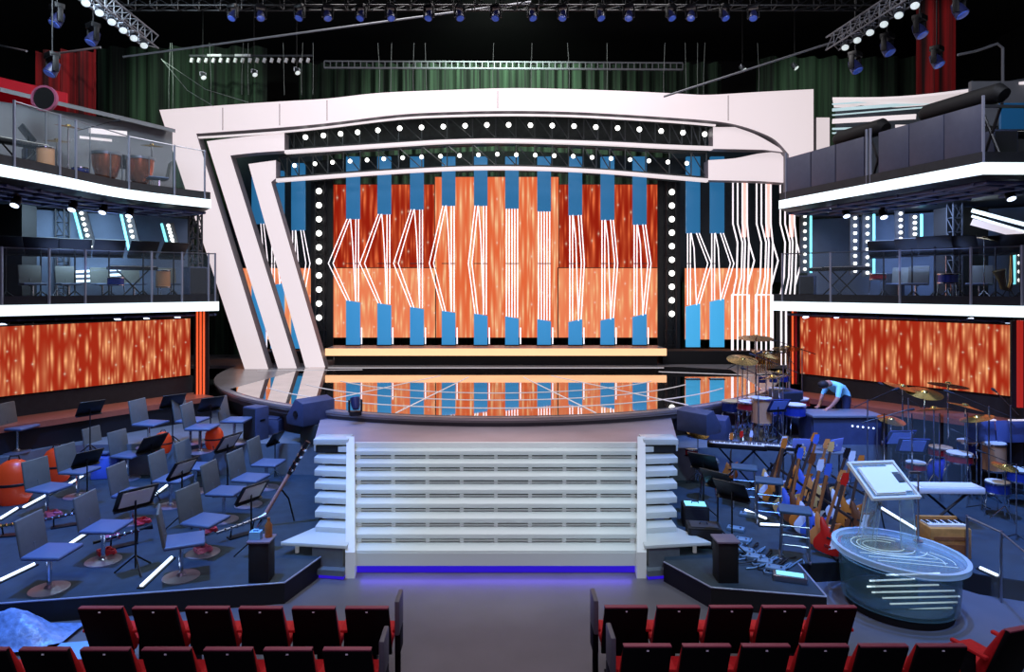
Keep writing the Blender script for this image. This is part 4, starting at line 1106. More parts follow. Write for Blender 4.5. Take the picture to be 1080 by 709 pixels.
ST = [
 (143, 603, PZ, (-.6, .5), K_standp, 'black tripod music stand with pale sheet in front of the middle row', 1.12),
 (92, 538, PZ, (-.7, .4), K_stand, 'black music stand left of the middle row chairs', 1.0),
 (160, 526, PZ, (-.7, .3), K_stand, 'black music stand with desk tilted towards the riser', 1.12),
 (240, 523, PZ, (-.8, .3), K_standp, 'music stand with pale sheet in front of the grey riser', 1.1),
 (192, 556, PZ, (-.8, .3), K_standp, 'slim music stand with lit sheet in the middle of the left platform', 1.05),
 (265, 585, PZ, (-.7, .4), K_standp, 'music stand with pale sheet beside the black pedestal box on the left', 1.0),
 (95, 480, RZ_, (-.6, .4), K_stand, 'black music stand below the left video wall', 1.0),
 (182, 470, RZ_, (-.6, .5), K_stand, 'black music stand on the riser between two chairs', 1.0),
 (222, 474, RZ_, (-.6, .5), K_stand, 'black music stand on the riser beside the orange light post', 1.0),
 (290, 505, PZ, (-.7, .2), K_stand, 'black music stand just before the dark case at the riser end', .9),
]
for px, py, z, (dx, dy), K, lab, s in ST:
    K.put(on(px, py, z), face(dx, dy), lab, 'music stands of the left platform', s*.92)
stripM = mat('floor_tube_light', (240, 245, 255), .4, emit=(214, 232, 255), es=2.2)
def ftube(x0, y0, x1, y1, z, label, grp):
    a, b = on(x0, y0, z+.03), on(x1, y1, z+.03); c = (a+b)/2; d = b-a
    t = thing('floor_light', label, 'floor light', (c.x, c.y, z), math.atan2(d.y, d.x), grp)
    L = d.length
    MB().box((0, 0, .01), (L+.06, .09, .02)).build('channel', M_black, t)
    MB().cone((-L/2, 0, .03), (L/2, 0, .03), .022, n=8).build('tube', stripM, t)
for k, q in enumerate(((0, 612, 36, 595), (67, 578, 90, 563), (149, 618, 181, 588), (0, 547, 18, 536), (25, 535, 66, 513), (72, 511, 87, 502), (163, 522, 176, 512))):
    ftube(*q, PZ, 'white floor light tube on the left platform, ' + ['at the lower left corner', 'between the two front chairs', 'at the front edge beside the side-on chair', 'at the left picture edge', 'before the orange case', 'short one beyond the half hidden chair', 'short one in the middle row'][k], 'floor lights of the left platform')
for k, q in enumerate(((1014, 488, 1042, 501), (996, 480, 1012, 486), (930, 536, 979, 566), (1034, 599, 1052, 607), (786, 538, 808, 547), (802, 553, 826, 554))):
    ftube(*q, PZ, 'white floor light tube on the right platform, ' + ['under the drum set', 'short one left of the drum set', 'beside the wooden harmonium', 'beyond the glass podium', 'under the farthest stool', 'under the middle stool'][k], 'floor lights of the right platform')

# orange cases, blue case
def tub(px, py, z, s, label, m=M_orange, rz=.4):
    t = thing('curved_case', label, 'case', on(px, py, z), rz)
    prof = [(0, 0), (.20, 0), (.27, .12), (.30, .34), (.28, .56), (.20, .70), (.10, .76), (0, .77)]
    MB().lathe(prof, 24, sy=.7).build('shell', m, t)
    MB().lathe([(.302, .33), (.312, .34), (.312, .37), (.302, .38)], 24, sy=.7).build('seam_band', M_black, t)
    MB().tube([(-.08, 0, .76), (-.06, 0, .83), (.06, 0, .83), (.08, 0, .76)], .015, 6).build('handle', M_black, t)
    t.scale = (s, s, s)
tub(15, 531, PZ, 1.05, 'large glossy orange-red curved case at the left picture edge')
tub(60, 508, PZ, .9, 'orange-red curved case between the chairs under the left ledge')
tub(172, 478, RZ_, .55, 'small orange-red case on the grey riser behind the chairs')
tub(226, 474, RZ_, .6, 'small orange-brown case on the riser under the chair beside the loudspeakers')
tag(MB().box((0, 0, .22), (.5, .4, .44)).build('blue_case', mat('blue_case', (70, 100, 200), .5), bevel=.03, loc=on(112, 503, PZ), rot=(0, 0, .3)), 'blue boxy case standing in the third row on the left platform', 'case')
# red/pink cable coils
def coil(px, py, z, m, label, r=.1):
    p = on(px, py, z); n = 60
    MBc = MB().tube([((r+.03*math.sin(i*1.7))*math.cos(i*.42), (r+.03*math.sin(i*1.3))*math.sin(i*.42), .02+.0012*i) for i in range(n)], .013, 6)
    tag(MBc.build('cable_coil', m, loc=p), label, 'cable')
pinkM = mat('pink_cable', (210, 110, 140), .5)
coil(112, 586, PZ+.02, M_redbl, 'red cable coil lying on a chair base in the front row')
coil(117, 569, PZ, pinkM, 'pink cable coil on the carpet behind the front row chair')
coil(214, 583, PZ+.02, pinkM, 'pink cable coil on the base of the chair behind the side-on chair')
coil(150, 553, PZ, M_redbl, 'red cable coil on the carpet by the middle row')
coil(220, 562, PZ, M_redbl, 'small red cable coil near the centre of the left platform')
coil(56, 545, PZ+.02, pinkM, 'pink cable coil on the chair base by the left edge')
# woodwind leaning on a stand and other lying instruments
p = on(272, 556, PZ); q = at(325, 466, 11.1)
t = thing('bassoon', 'long pinkish wooden woodwind with dark silver-ringed top leaning by the staircase', 'woodwind', p); d = q-p
MB().cone(d*.12, d*.62, .035, .03, 12).build('wooden_tube', mat('pink_wood', (190, 140, 130), .4), t)
MB().cone(d*.62, d*1.0, .04, .045, 12).build('dark_bell', M_black, t)
for k in (.66, .74, .82, .90): MB().cone(d*k, d*(k+.025), .05, .05, 12).build('silver_ring', M_chrome, t)
MB().tube([d*.45, d*.45+Vector((.1, .1, -.2)), Vector((d.x*.45+.15, d.y*.45+.25, 0))], .014, 6).build('stand_leg', M_black, t)
MB().cone(d*.0, d*.12, .02, .03, 10).build('end_pin', M_chrome, t)
def horn(px, py, z, L, rz, label, m):
    t = thing('clarinet', label, 'woodwind', on(px, py, z), rz)
    MB().tube([(-L/2, 0, .16), (0, 0, .19), (L/2-.12, 0, .22)], .022, 8).build('body', m, t)
    MB().cone((L/2-.12, 0, .22), (L/2, 0, .235), .022, .06, 12).build('bell', m, t)
    for k in range(6): MB().cone((-L*.35+k*L*.12, 0, .17+.005*k), (-L*.35+k*L*.12+.02, 0, .172+.005*k), .034, n=10).build('key', M_chrome, t)
    for s in (-.2, .25): MB().cone((s*L, 0, .19), (s*L, .06, 0), .012, n=6).build('stand_leg', M_black, t)
    MB().box((0, .04, .01), (L*.5, .14, .02)).build('stand_foot', M_black, t)
horn(68, 556, PZ, .75, .55, 'dark woodwind with silver keys on a low stand behind the left front chair', M_black)
horn(130, 577, PZ, .8, .7, 'dark woodwind with silver keys on a low stand in the front row', M_black)
horn(12, 566, PZ, .7, .2, 'pale brass-coloured horn on a low stand at the left picture edge', M_brass)
horn(255, 566, PZ, .8, .8, 'silver-keyed woodwind on a low stand beside the pedestal box', M_steel)

# black pedestal boxes
def pedestal(px, py, label, items=True):
    t = thing('pedestal_box', label, 'pedestal', on(px, py, PZ))
    MB().box((0, 0, .27), (.27, .26, .54)).build('body', M_soot, t, bevel=.008)
    MB().box((0, 0, .55), (.31, .30, .025)).build('top', mat('pedestal_top', (120, 110, 130), .4), t, bevel=.004)
    return t
t = pedestal(276, 611, 'black pedestal box at the front right corner of the left platform')
p = t.location
tag(MB().box((0, 0, .05), (.15, .11, .10)).box((0, 0, .11), (.07, .03, .03)).build('tissue_box', mat('tissue_blue', (120, 180, 225), .6), loc=(p.x-.07, p.y-.02, p.z+.564)), 'pale blue tissue box on the black pedestal on the left', 'box')
b = MB().lathe([(0, 0), (.05, 0), (.05, .16), (.02, .21), (.02, .26), (0, .26)], 14)
tag(b.build('brown_bottle', M_wood, loc=(p.x+.08, p.y+.04, p.z+.564)), 'brown bottle on the black pedestal on the left', 'bottle')
t = pedestal(765, 611, 'black pedestal box at the front left corner of the right platform')

# loudspeakers around the stage corners
K_spk.put(on(270, 463, RZ_), -.5, 'blue-lit loudspeaker on the left riser beside the stage', None, .95)
tag(MB().box((0, 0, .2), (.75, .55, .4)).build('dark_case', mat('olive_case', (44, 46, 44), .6), bevel=.015, loc=(-3.75, 13.55+.7, RZ_)), 'dark case at the right end of the left riser', 'case')
K_wedge.put((-3.98, 14.25, 1.34), .9, 'large blue-grey monitor wedge on the dark case left of the landing', None, 1.2)
K_wedge.put((3.98, 13.0, LZ), -.9, 'blue-grey monitor wedge at the right corner of the landing', None, 1.0)
K_wedge.put((4.72, 14.55, RZ_), -.6, 'tall blue monitor wedge just beyond the landing on the right', None, 1.15)
K_spk.put((6.55, 15.0, RZ_), .25, 'large dark blue loudspeaker standing behind the percussion on the right', None, 1.3)
tag(MB().box((0, 0, .16), (.5, .4, .32)).box((0, 0, .34), (.44, .34, .04)).build('mixer_case', M_spk, loc=(-5.1, 15.0, RZ_), bevel=.01), 'small case with round top behind the riser chair on the left', 'case')

# ================================================================== BAND, RIGHT SIDE
K_amp = None
def amp(px, py, w, h, label, lit):
    t = thing('amplifier', label, 'amplifier', on(px, py, PZ), -.15)
    MB().box((0, 0, h/2), (w, w*.75, h)).build('cabinet', M_soot, t, bevel=.012)
    MB().box((0, -w*.38, h/2), (w*.86, .012, h*.8)).build('grille', M_grill, t)
    MB().box((0, 0, h+.004), (w*.8, w*.55, .012)).build('top_panel', M_screen if lit else M_dgrey, t)
    MB().tube([(-.06, 0, h), (-.05, 0, h+.04), (.05, 0, h+.04), (.06, 0, h)], .01, 6).build('handle', M_black, t)
amp(733, 553, .42, .34, 'small black amplifier with lit pale top beside the staircase', True)
amp(742, 574, .5, .30, 'low black amplifier in front of the one with the lit top', False)
for k, (px, py, lab) in enumerate(((785, 534, 'farthest of three, by the guitars'), (811, 551, 'middle one of three by the guitars'), (838, 588, 'nearest of three by the guitars'))):
    K_stool.put(on(px, py, PZ), -.35, 'tall square-seated metal stool, ' + lab, 'stools by the guitars')
# guitar rack
t = thing('guitar_rack', 'long black tube rack holding the front row of guitars', 'rack', (5.0, 11.0, PZ))
MB().cone((.16, -1.4, .62), (.22, 1.6, .62), .022, n=8).build('upper_rail', M_black, t)
MB().cone((-.05, -1.4, .03), (.0, 1.6, .03), .022, n=8).build('foot_rail', M_black, t)
for y in (-1.35, 0, 1.5): MB().tube([(.28, y, .02), (.18, y, .62), (.0, y, .03)], .018, 6).build('frame', M_black, t)
order = [0, 7, 3, 5, 1, 4, 3, 2, 6, 1, 5, 2]; cname = ['red', 'sunburst', 'natural wood', 'blue', 'dark brown', 'white', 'black', 'amber']
seen = {}
for k, c in enumerate(order):
    y = 9.78+.235*k
    lab = '%s guitar in the front rack row, %s from the nearest end' % (cname[c], ORD[k])
    K_gtr[c].put((4.86+.012*k, y, PZ+.05), 0, lab, 'guitars on the rack', 1.14, rot=(-.24, .20+.08*math.sin(k*1.9), -.62+.12*math.sin(k*2.1)))
for k, c in enumerate([4, 1, 5, 6, 2, 7, 3, 1]):
    y = 10.35+.3*k
    K_gtr[c].put((5.62, y, PZ+.12), 0, '%s guitar leaning in the back row, %s from the nearest end' % (cname[c], ORD[k]), 'guitars in the back row', 1.1, rot=(-.26, .20+.06*math.sin(k*3), -.60+.14*math.sin(k*1.7)))
t = thing('guitar_rack', 'black tube rack holding the back row of guitars', 'rack', (5.8, 11.4, PZ))
MB().cone((.06, -1.3, .68), (.06, 1.5, .68), .02, n=8).build('upper_rail', M_black, t)
MB().cone((-.16, -1.3, .09), (-.16, 1.5, .09), .02, n=8).build('foot_rail', M_black, t)
for y in (-1.25, 1.45): MB().tube([(.2, y, .0), (.06, y, .68), (-.16, y, .09), (-.2, y, .0)], .016, 6).build('frame', M_black, t)
# laptop table
t = thing('side_table', 'small white-topped table carrying two laptops behind the guitars', 'table', (6.2, 12.85, PZ))
MB().box((0, 0, .80), (1.25, .5, .035)).build('table_top', M_grey, t, bevel=.006)
for x in (-.55, .55):
    for y in (-.2, .2): MB().cone((x, y, 0), (x, y, .78), .018, n=8).build('leg', M_steel, t)
K_lap.put((5.88, 12.85, PZ+.818), -.1, 'blue-lit open laptop on the small table, left of two', 'laptops on the small table', 1.1)
K_lap.put((6.42, 12.82, PZ+.818), .5, 'blue-lit open laptop on the small table, right of two', 'laptops on the small table', 1.1)
# console desk with a person bending over behind
t = thing('console_desk', 'wide grey console desk with dark front behind the guitars', 'desk', (7.35, 14.2, RZ_))
MB().box((0, 0, .60), (1.5, .75, .05)).build('desk_top', M_grey, t, bevel=.008)
MB().box((0, -.30, .29), (1.42, .05, .57)).build('front_panel', M_spk, t)
for s in (-1, 1): MB().box((s*.70, .02, .29), (.05, .6, .57)).build('side_panel', M_spk, t)
for k in range(5): MB().cone((.1+.11*k, -.33, .40-.012*k), (.1+.11*k, -.34, .40-.012*k), .018, n=8).build('indicator_lamp', M_lens, t)
def person():
    t = bpy.data.meshes.new('body'); bm = bmesh.new()
    J = {  # joints: pos (x,y,z), radius pair
     'pel': ((0, 0, .92), .15), 'bel': ((-.10, -.04, 1.03), .145), 'che': ((-.27, -.10, 1.15), .155), 'nec': ((-.41, -.13, 1.20), .065), 'hd0': ((-.50, -.15, 1.19), .085), 'hd1': ((-.60, -.17, 1.15), .09), 'hd2': ((-.66, -.18, 1.11), .06),
     'hl': ((0, .10, .86), .11), 'kl': ((-.06, .11, .48), .075), 'al': ((.02, .12, .09), .045), 'tl': ((-.14, .12, .04), .04),
     'hr': ((.02, -.10, .86), .11), 'kr': ((-.05, -.13, .48), .075), 'ar': ((.05, -.13, .09), .045), 'tr': ((-.12, -.15, .04), .04),
     'sl': ((-.30, .10, 1.14), .075), 'el': ((-.38, .17, .90), .05), 'wl': ((-.50, .10, .70), .035), 'pl': ((-.55, .06, .655), .038),
     'sr': ((-.30, -.29, 1.12), .075), 'er': ((-.40, -.36, .88), .05), 'wr': ((-.52, -.30, .70), .035), 'pr': ((-.57, -.27, .655), .038)}
    E = [('pel', 'bel'), ('bel', 'che'), ('che', 'nec'), ('nec', 'hd0'), ('hd0', 'hd1'), ('hd1', 'hd2'), ('pel', 'hl'), ('hl', 'kl'), ('kl', 'al'), ('al', 'tl'), ('pel', 'hr'), ('hr', 'kr'), ('kr', 'ar'), ('ar', 'tr'),
         ('che', 'sl'), ('sl', 'el'), ('el', 'wl'), ('wl', 'pl'), ('che', 'sr'), ('sr', 'er'), ('er', 'wr'), ('wr', 'pr')]
    for s, h in (('l', .06), ('r', -.27)):
        px_ = J['p'+s][0]
        for k in range(4):
            n1, n2 = 'f%s%d' % (s, k), 'g%s%d' % (s, k); o = (k-1.5)*.022
            J[n1] = ((px_[0]-.05, px_[1]+o*1.3, px_[2]-.02), .010); J[n2] = ((px_[0]-.085, px_[1]+o*1.5, px_[2]-.035+.004*abs(k-1)), .008); E += [('p'+s, n1), (n1, n2)]
        J['h'+s+'t'] = ((px_[0]-.02, px_[1]+(-.05 if s == 'l' else .05), px_[2]-.01), .010); E.append(('p'+s, 'h'+s+'t'))
    idx = {}; 
    for k, (p, r) in J.items(): idx[k] = bm.verts.new(p)
    for a, b_ in E: bm.edges.new((idx[a], idx[b_]))
    bm.verts.index_update(); order_ = list(J)
    bm.to_mesh(t); bm.free()
    o = bpy.data.objects.new('person', t); COL.objects.link(o)
    o.modifiers.new('Skin', 'SKIN'); t.skin_vertices[0].data[0].use_root = True
    for i, k in enumerate(order_): t.skin_vertices[0].data[i].radius = (J[k][1], J[k][1])
    o.modifiers.new('Sub', 'SUBSURF').levels = 1
    dg = bpy.context.evaluated_depsgraph_get(); me = bpy.data.meshes.new_from_object(o.evaluated_get(dg))
    bpy.data.objects.remove(o)
    me.materials.clear()
    for m in (M_skin, M_cloth, M_trouser, M_black): me.materials.append(m)
    for p in me.polygons:
        c = p.center; p.use_smooth = True
        if c.z < .11: k = 3
        elif c.z < .90 and c.x > -.22: k = 2
        elif c.x < -.40 and c.z > 1.06 and abs(c.y+.15) < .13: k = 0
        elif c.x < -.34 and c.z < .92: k = 0
        else: k = 1
        p.material_index = k
    o = bpy.data.objects.new('person', me); COL.objects.link(o)
    h = MB().sphere((-.60, -.165, 1.175), .105, 14, s=(1.15, .95, .8)); h.build('hair', M_hair, o)
    return o
pr = person(); tag(pr, 'person in a pale cyan shirt bending forward over the console desk', 'person')
pr.location = (7.72, 14.75, RZ_); pr.scale = (1.0,)*3; pr.rotation_euler = (0, 0, .15)
# percussion cluster by the stage corner
for k, (px, Y, K, lab) in enumerate((
    (790, 14.2, K_drr, 'red-shelled drum in the percussion cluster at the stage corner'),
    (800, 14.9, K_drb, 'blue drum in the percussion cluster, tucked behind the red drum'),
    (812, 14.4, K_drb, 'blue drum at the middle of the percussion cluster'),
    (820, 15.2, K_drt, 'tan conga at the back of the percussion cluster'),
    (803, 14.0, K_drt, 'tan conga at the front of the percussion cluster'))):
    K.put((xY(px, Y), Y, RZ_), .6*k, lab, None, 1.2)
for k, (px, Y, K, lab) in enumerate((
    (783, 14.3, K_cymt, 'tall cymbal stand at the left of the percussion cluster'), (808, 15.4, K_cymt, 'tall cymbal stand at the back of the percussion cluster'),
    (822, 14.8, K_cym, 'low cymbal stand at the right of the percussion cluster'), (797, 15.6, K_cymt, 'tallest cymbal stand rising in front of the tube columns'), (815, 14.1, K_cym, 'low cymbal stand at the front of the percussion cluster'))):
    K.put((xY(px, Y), Y, RZ_), .9*k, lab, 'cymbal stands of the percussion cluster', 1.2 if k != 3 else 1.45)
for k, (px, Y, lab) in enumerate(((778, 14.6, 'left end'), (833, 15.6, 'right end'), (826, 14.0, 'front'))):
    K_mic.put((xY(px, Y), Y, RZ_), .8+k, 'microphone boom stand at the %s of the percussion cluster' % lab, 'microphone stands of the percussion cluster', 1.1)
K_standb.put((5.85, 13.75, RZ_), .2, 'blue-lit music stand with pale sheet before the percussion cluster', None, .85)
K_key.put((4.75, 13.1, PZ), -.3, 'black keyboard on a stand below the percussion cluster, nearer the landing', None, 1.0)
K_key.put((5.35, 13.0, PZ), -.35, 'black keyboard on a stand below the percussion cluster, nearer the laptops', None, 1.0)
t = thing('round_stool', 'round padded stool with a lit edge behind the right side treads', 'stool', (3.95, 12.35, PZ))
MB().lathe([(0, .68), (.19, .68), (.2, .72), (.18, .77), (0, .78)], 24).build('seat', mat('olive_pad', (92, 96, 98), .6), t)
for k in range(4):
    a = PI/2*k+.5; MB().cone((.1*math.cos(a), .1*math.sin(a), .68), (.22*math.cos(a), .22*math.sin(a), 0), .016, n=6).build('leg', M_chrome, t)
for k, (px, py, dx, lab) in enumerate(((742, 520, .4, 'beside the stair treads'), (757, 545, .6, 'beside the amplifiers'), (772, 560, .5, 'above the pedestal box'))):
    K_stand.put(on(px, py+25, PZ), face(dx, .5), 'black music stand on the right platform ' + lab, 'music stands by the stair', .95)
# clutter of guitars, drums in front of percussion
for k, (px, py, c) in enumerate(((770, 507, 1), (779, 504, 0), (788, 503, 5))):
    K_gtr[c].put(on(px, py, PZ)+Vector((0, 0, .05)), 0, '%s guitar on its own stand below the keyboards, %s of three' % (cname[c], ('left', 'middle', 'right')[k]), 'guitars below the keyboards', .85, rot=(-.22, 0, -.5-.2*k))
K_drr.put(on(728, 505, PZ), .3, 'red-shelled drum just right of the side treads', None, .9)
K_cym.put(on(736, 512, PZ), .3, 'cymbal stand just right of the side treads', None, .9)
# more hardware around the percussion
for k, (px, Y, K, lab, s_) in enumerate((
    (772, 14.9, K_drb, 'blue drum at the far left of the percussion cluster beside the stage edge', 1.1),
    (843, 15.0, K_drr, 'red-shelled drum at the right of the percussion cluster near the loudspeaker', 1.1),
    (838, 14.3, K_drb, 'blue drum in front of the large dark blue loudspeaker', 1.15),
    (788, 15.9, K_cym, 'small cymbal stand close against the stage edge in the percussion cluster', 1.3),
    (830, 16.0, K_cymt, 'tall cymbal stand behind the large dark blue loudspeaker', 1.25),
    (846, 16.2, K_mic, 'microphone boom stand rising in front of the right end of the video wall', 1.2),
    (800, 13.75, K_mic, 'microphone boom stand at the lip of the riser before the percussion cluster', 1.0))):
    K.put((xY(px, Y), Y, RZ_), .7*k, lab, None, s_)
t = thing('hardware_rack', 'tall chrome frame hung with chimes and small percussion at the stage corner', 'rack', (xY(815, 15.9), 15.9, RZ_), .2)
for s in (-.45, .45):
    MB().cone((s, 0, 0), (s, 0, 1.75), .022, n=8).build('upright', M_chrome, t); MB().box((s, 0, .02), (.05, .5, .04)).build('foot', M_black, t)
for z in (.7, 1.2, 1.72): MB().cone((-.45, 0, z), (.45, 0, z), .018, n=8).build('crossbar', M_chrome, t)
for k in range(14): MB().cone((-.38+.058*k, 0, 1.70), (-.38+.058*k, 0, 1.66-.42+.018*k), .012, n=6).build('chime', M_brass, t)
for k in range(3): MB().lathe([(0, 0), (.09, 0), (.09, .14), (0, .14)], 16, c=(-.3+.3*k, -.02, 1.02)).build('small_drum', M_drumbl, t)
# pedals and cables
pedM = mat('pedal_blue', (120, 150, 175), .35, .3)
for k, (px, py, w, lab) in enumerate(((786, 583, .22, 'nearest the pedestal box'), (797, 590, .26, 'second along the row'), (807, 595, .2, 'third along the row'), (818, 602, .26, 'fourth along the row'), (783, 572, .2, 'set back behind the row'), (790, 545, .3, 'in front of the farthest stool'), (776, 560, .26, 'beside the music stand'))):
    t = thing('effects_pedal', 'small blue-grey effects pedal on the right platform, ' + lab, 'pedal', on(px, py, PZ), -.5, 'effects pedals')
    MB().box((0, 0, .03), (w, .16, .06)).build('case', pedM, t, bevel=.01)
    for s in (-.3, .3): MB().cone((s*w, -.04, .06), (s*w, -.04, .085), .014, n=8).build('foot_switch', M_chrome, t)
t = thing('pedal_board', 'long low pedal board with lit pale top nearest the platform front', 'pedal', on(833, 612, PZ), -.35)
MB().box((0, 0, .04), (.42, .2, .08)).build('case', M_steel, t, bevel=.01); MB().box((0, 0, .083), (.34, .13, .008)).build('lit_top', M_screen, t)
random.seed(3)
for k in range(7):
    p0 = on(772+k*9, 580+k*4, PZ); pts = []
    for i in range(26):
        a = i*.55+k; pts.append((.22*math.cos(a)*(1-.01*i)+.02*i-.2, .16*math.sin(a*1.1)+.008*i, .015+.008*(i % 4)))
    tag(MB().tube(pts, .011, 6).build('tangled_cable', M_cable if k % 2 else pedM, loc=p0), '%s tangled cable among the effects pedals, %s from left' % ('black' if k % 2 else 'blue-grey', ORD[k]), 'cable', 'tangled cables')
# drum kit on the right
def kit(px, Y, K, lab, rz=0, s=1.0): K.put((xY(px, Y), Y, PZ), rz, lab, None, s)
kit(1012, 12.6, K_drr, 'red snare-sized drum at the front of the right drum kit', .3, 1.15)
kit(992, 13.2, K_drr, 'red drum at the left of the right drum kit', .9, 1.1)
kit(1048, 12.8, K_drt, 'tan conga beneath the blue music desks', .2, 1.2)
kit(1025, 13.3, K_drb, 'blue drum at the back of the right drum kit', 1.2, 1.3)
t = thing('bass_drum', 'blue bass drum lying on its side in the right drum kit', 'drum', (xY(1000, 13.0), 13.0, PZ), .2)
R = RX(PI/2)
MB().lathe([(0, -.2), (.30, -.2), (.30, .2), (0, .2)], 28, c=(0, 0, .31), R=R).build('shell', M_drumbl, t)
MB().lathe([(0, .2), (.295, .2), (.295, .212), (0, .212)], 28, c=(0, 0, .31), R=R).build('head', M_spk, t)
for z in (-.2, .19): MB().lathe([(.30, z), (.325, z), (.325, z+.03), (.30, z+.03)], 28, c=(0, 0, .31), R=R).build('hoop', M_chrome, t)
for k, (px, Y, s, lab) in enumerate(((975, 13.5, 1.25, 'high over the ledge'), (952, 13.8, 1.3, 'farthest left'), (1000, 13.6, 1.35, 'beside the blue music desks'), (985, 12.9, 1.1, 'low and nearest'), (1030, 12.4, 1.05, 'before the blue music desks'))):
    K_cymt.put((xY(px, Y), Y, PZ), 1.1*k, 'brass cymbal on a stand in the right drum kit, ' + lab, 'cymbals of the right drum kit', s)
for k, (px, Y, a, lab) in enumerate(((915, 13.2, .6, 'by the console desk'), (958, 13.4, 2.2, 'over the drum kit'), (1043, 12.5, 2.6, 'behind the blue music desks'), (1066, 12.6, 1.7, 'at the right picture edge'))):
    K_mic.put((xY(px, Y), Y, PZ), a, 'microphone boom stand in the right drum area, ' + lab, 'microphone stands of the drum area', 1.15)
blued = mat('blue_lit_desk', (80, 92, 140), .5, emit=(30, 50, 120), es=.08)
for px, lab, Y in ((1034, 'left', 12.9), (1066, 'right', 12.9)):
    t = thing('score_desk', 'wide blue music desk with a clip lamp, %s of the pair by the right edge' % lab, 'music stand', (xY(px, Y), Y, PZ), .05, 'wide blue music desks')
    MB().box((0, 0, 1.16), (.58, .03, .42), R=RX(-.12)).build('desk', blued, t, bevel=.006)
    MB().cone((0, .02, 0), (0, .02, 1.1), .018, n=8).build('pole', M_black, t)
    MB().lathe([(0, 0), (.2, 0), (.2, .02), (0, .03)], 20).build('base', M_black, t)
    MB().tube([(0, 0, 1.36), (-.04, -.05, 1.46), (.04, -.1, 1.42)], .012, 6).build('lamp_arm', M_black, t)
    MB().box((.05, -.1, 1.40), (.34, .05, .025)).build('lamp', M_stripw, t)
K_standb.put((xY(948, 12.8), 12.8, PZ), .1, 'blue-lit music stand with sheet behind the podium score desk', None, 1.05)
K_standb.put((xY(962, 12.4), 12.4, PZ), -.2, 'second blue-lit music stand nearer the podium score desk', None, 1.0)
for k, (px, Y, K, lab, rz, s_) in enumerate((
    (940, 13.5, K_cym, 'low cymbal stand left of the right drum kit near the console desk', .3, 1.1),
    (966, 12.6, K_drr, 'red drum in front of the blue-lit music stands by the podium', .8, .9),
    (1018, 12.8, K_cymt, 'tall cymbal stand between the two wide blue music desks and the ledge', 1.5, 1.15),
    (1076, 12.0, K_drb, 'blue drum on the floor below the right wide blue music desk', .1, 1.0),
    (1060, 11.3, K_cym, 'low cymbal stand on the floor right of the white keyboard', .4, .8),
    (1035, 11.8, K_mic, 'microphone boom stand right of the white keyboard', 2.4, .8),
    (925, 12.6, K_mic, 'microphone boom stand between the laptops and the blue-lit music stands', .2, 1.0))):
    K.put((xY(px, Y), Y, PZ), rz, lab, None, s_)
t = thing('glass_screen', 'tall clear drum screen between the score desk and the drum kit', 'screen', (xY(978, 11.9), 11.9, PZ))
for k in range(3): MB().box((-.5+.5*k, .08*(k % 2), .85), (.48, .012, 1.7), R=RZ(.2*(-1)**k)).build('clear_panel', M_glass, t)
for k in range(4): MB().cone((-.75+.5*k, .04, 0), (-.75+.5*k, .04, 1.7), .012, n=6).build('hinge_post', M_chrome, t)
# white bench keyboard and wooden harmonium
t = thing('stage_piano', 'long white keyboard on a black stand beyond the podium', 'keyboard', (xY(1000, 10.9), 10.95, PZ), -.03)
MB().box((0, 0, .66), (1.05, .34, .10)).build('case', M_white, t, bevel=.012)
MB().box((0, -.08, .715), (.95, .15, .012)).build('white_keys', M_ivory, t)
for s in (-1, 1): MB().cone((-.34*s, s*.03, .6), (.34*s, s*.03, .02), .02, n=6).build('stand_leg', M_black, t)
t = thing('harmonium', 'small wooden harmonium with piano keys on top beside the podium', 'keyboard', (xY(1002, 9.75), 9.9, PZ), -.05)
MB().box((0, 0, .22), (.58, .38, .44)).build('case', M_wood2, t, bevel=.012)
MB().box((0, -.195, .30), (.50, .012, .05)).box((0, -.195, .14), (.46, .012, .14)).build('front_board', M_wood, t)
MB().box((0, .0, .455), (.54, .22, .03)).build('white_keys', M_ivory, t)
b = MB()
for k in range(18):
    if k % 7 not in (2, 6): b.box((-.25+.029*k, .03, .475), (.014, .13, .014))
b.build('black_keys', M_soot, t)
MB().box((0, .17, .47), (.58, .05, .07)).build('back_ledge', M_wood2, t)
K_drb.put(on(1052, 545, PZ), .4, 'dark blue drum on the floor at the right picture edge', None, .9)
K_mic.put(on(1072, 570, PZ), 2.9, 'low microphone tripod at the right picture edge', None, .8)
# glass railing at the right
t = thing('glass_railing', 'clear glass railing with slim posts right of the podium', 'railing')
gp = [(6.55, 9.75), (6.45, 8.9), (7.3, 8.2), (8.2, 7.9)]
gp = [v2(1020, 594, PZ), v2(1056, 628, .1), v2(1090, 668, .05)]
MB().wall(gp, .02, .95, .012).build('glass_panel', M_glass, t)
for p_ in gp[:2]: MB().cone((p_[0], p_[1], 0), (p_[0], p_[1], .97), .016, n=8).build('post', M_steel, t)
for a, c in zip(gp[:-1], gp[1:]): MB().cone((*a, .95), (*c, .95), .012, n=6).build('hand_rail', M_steel, t)

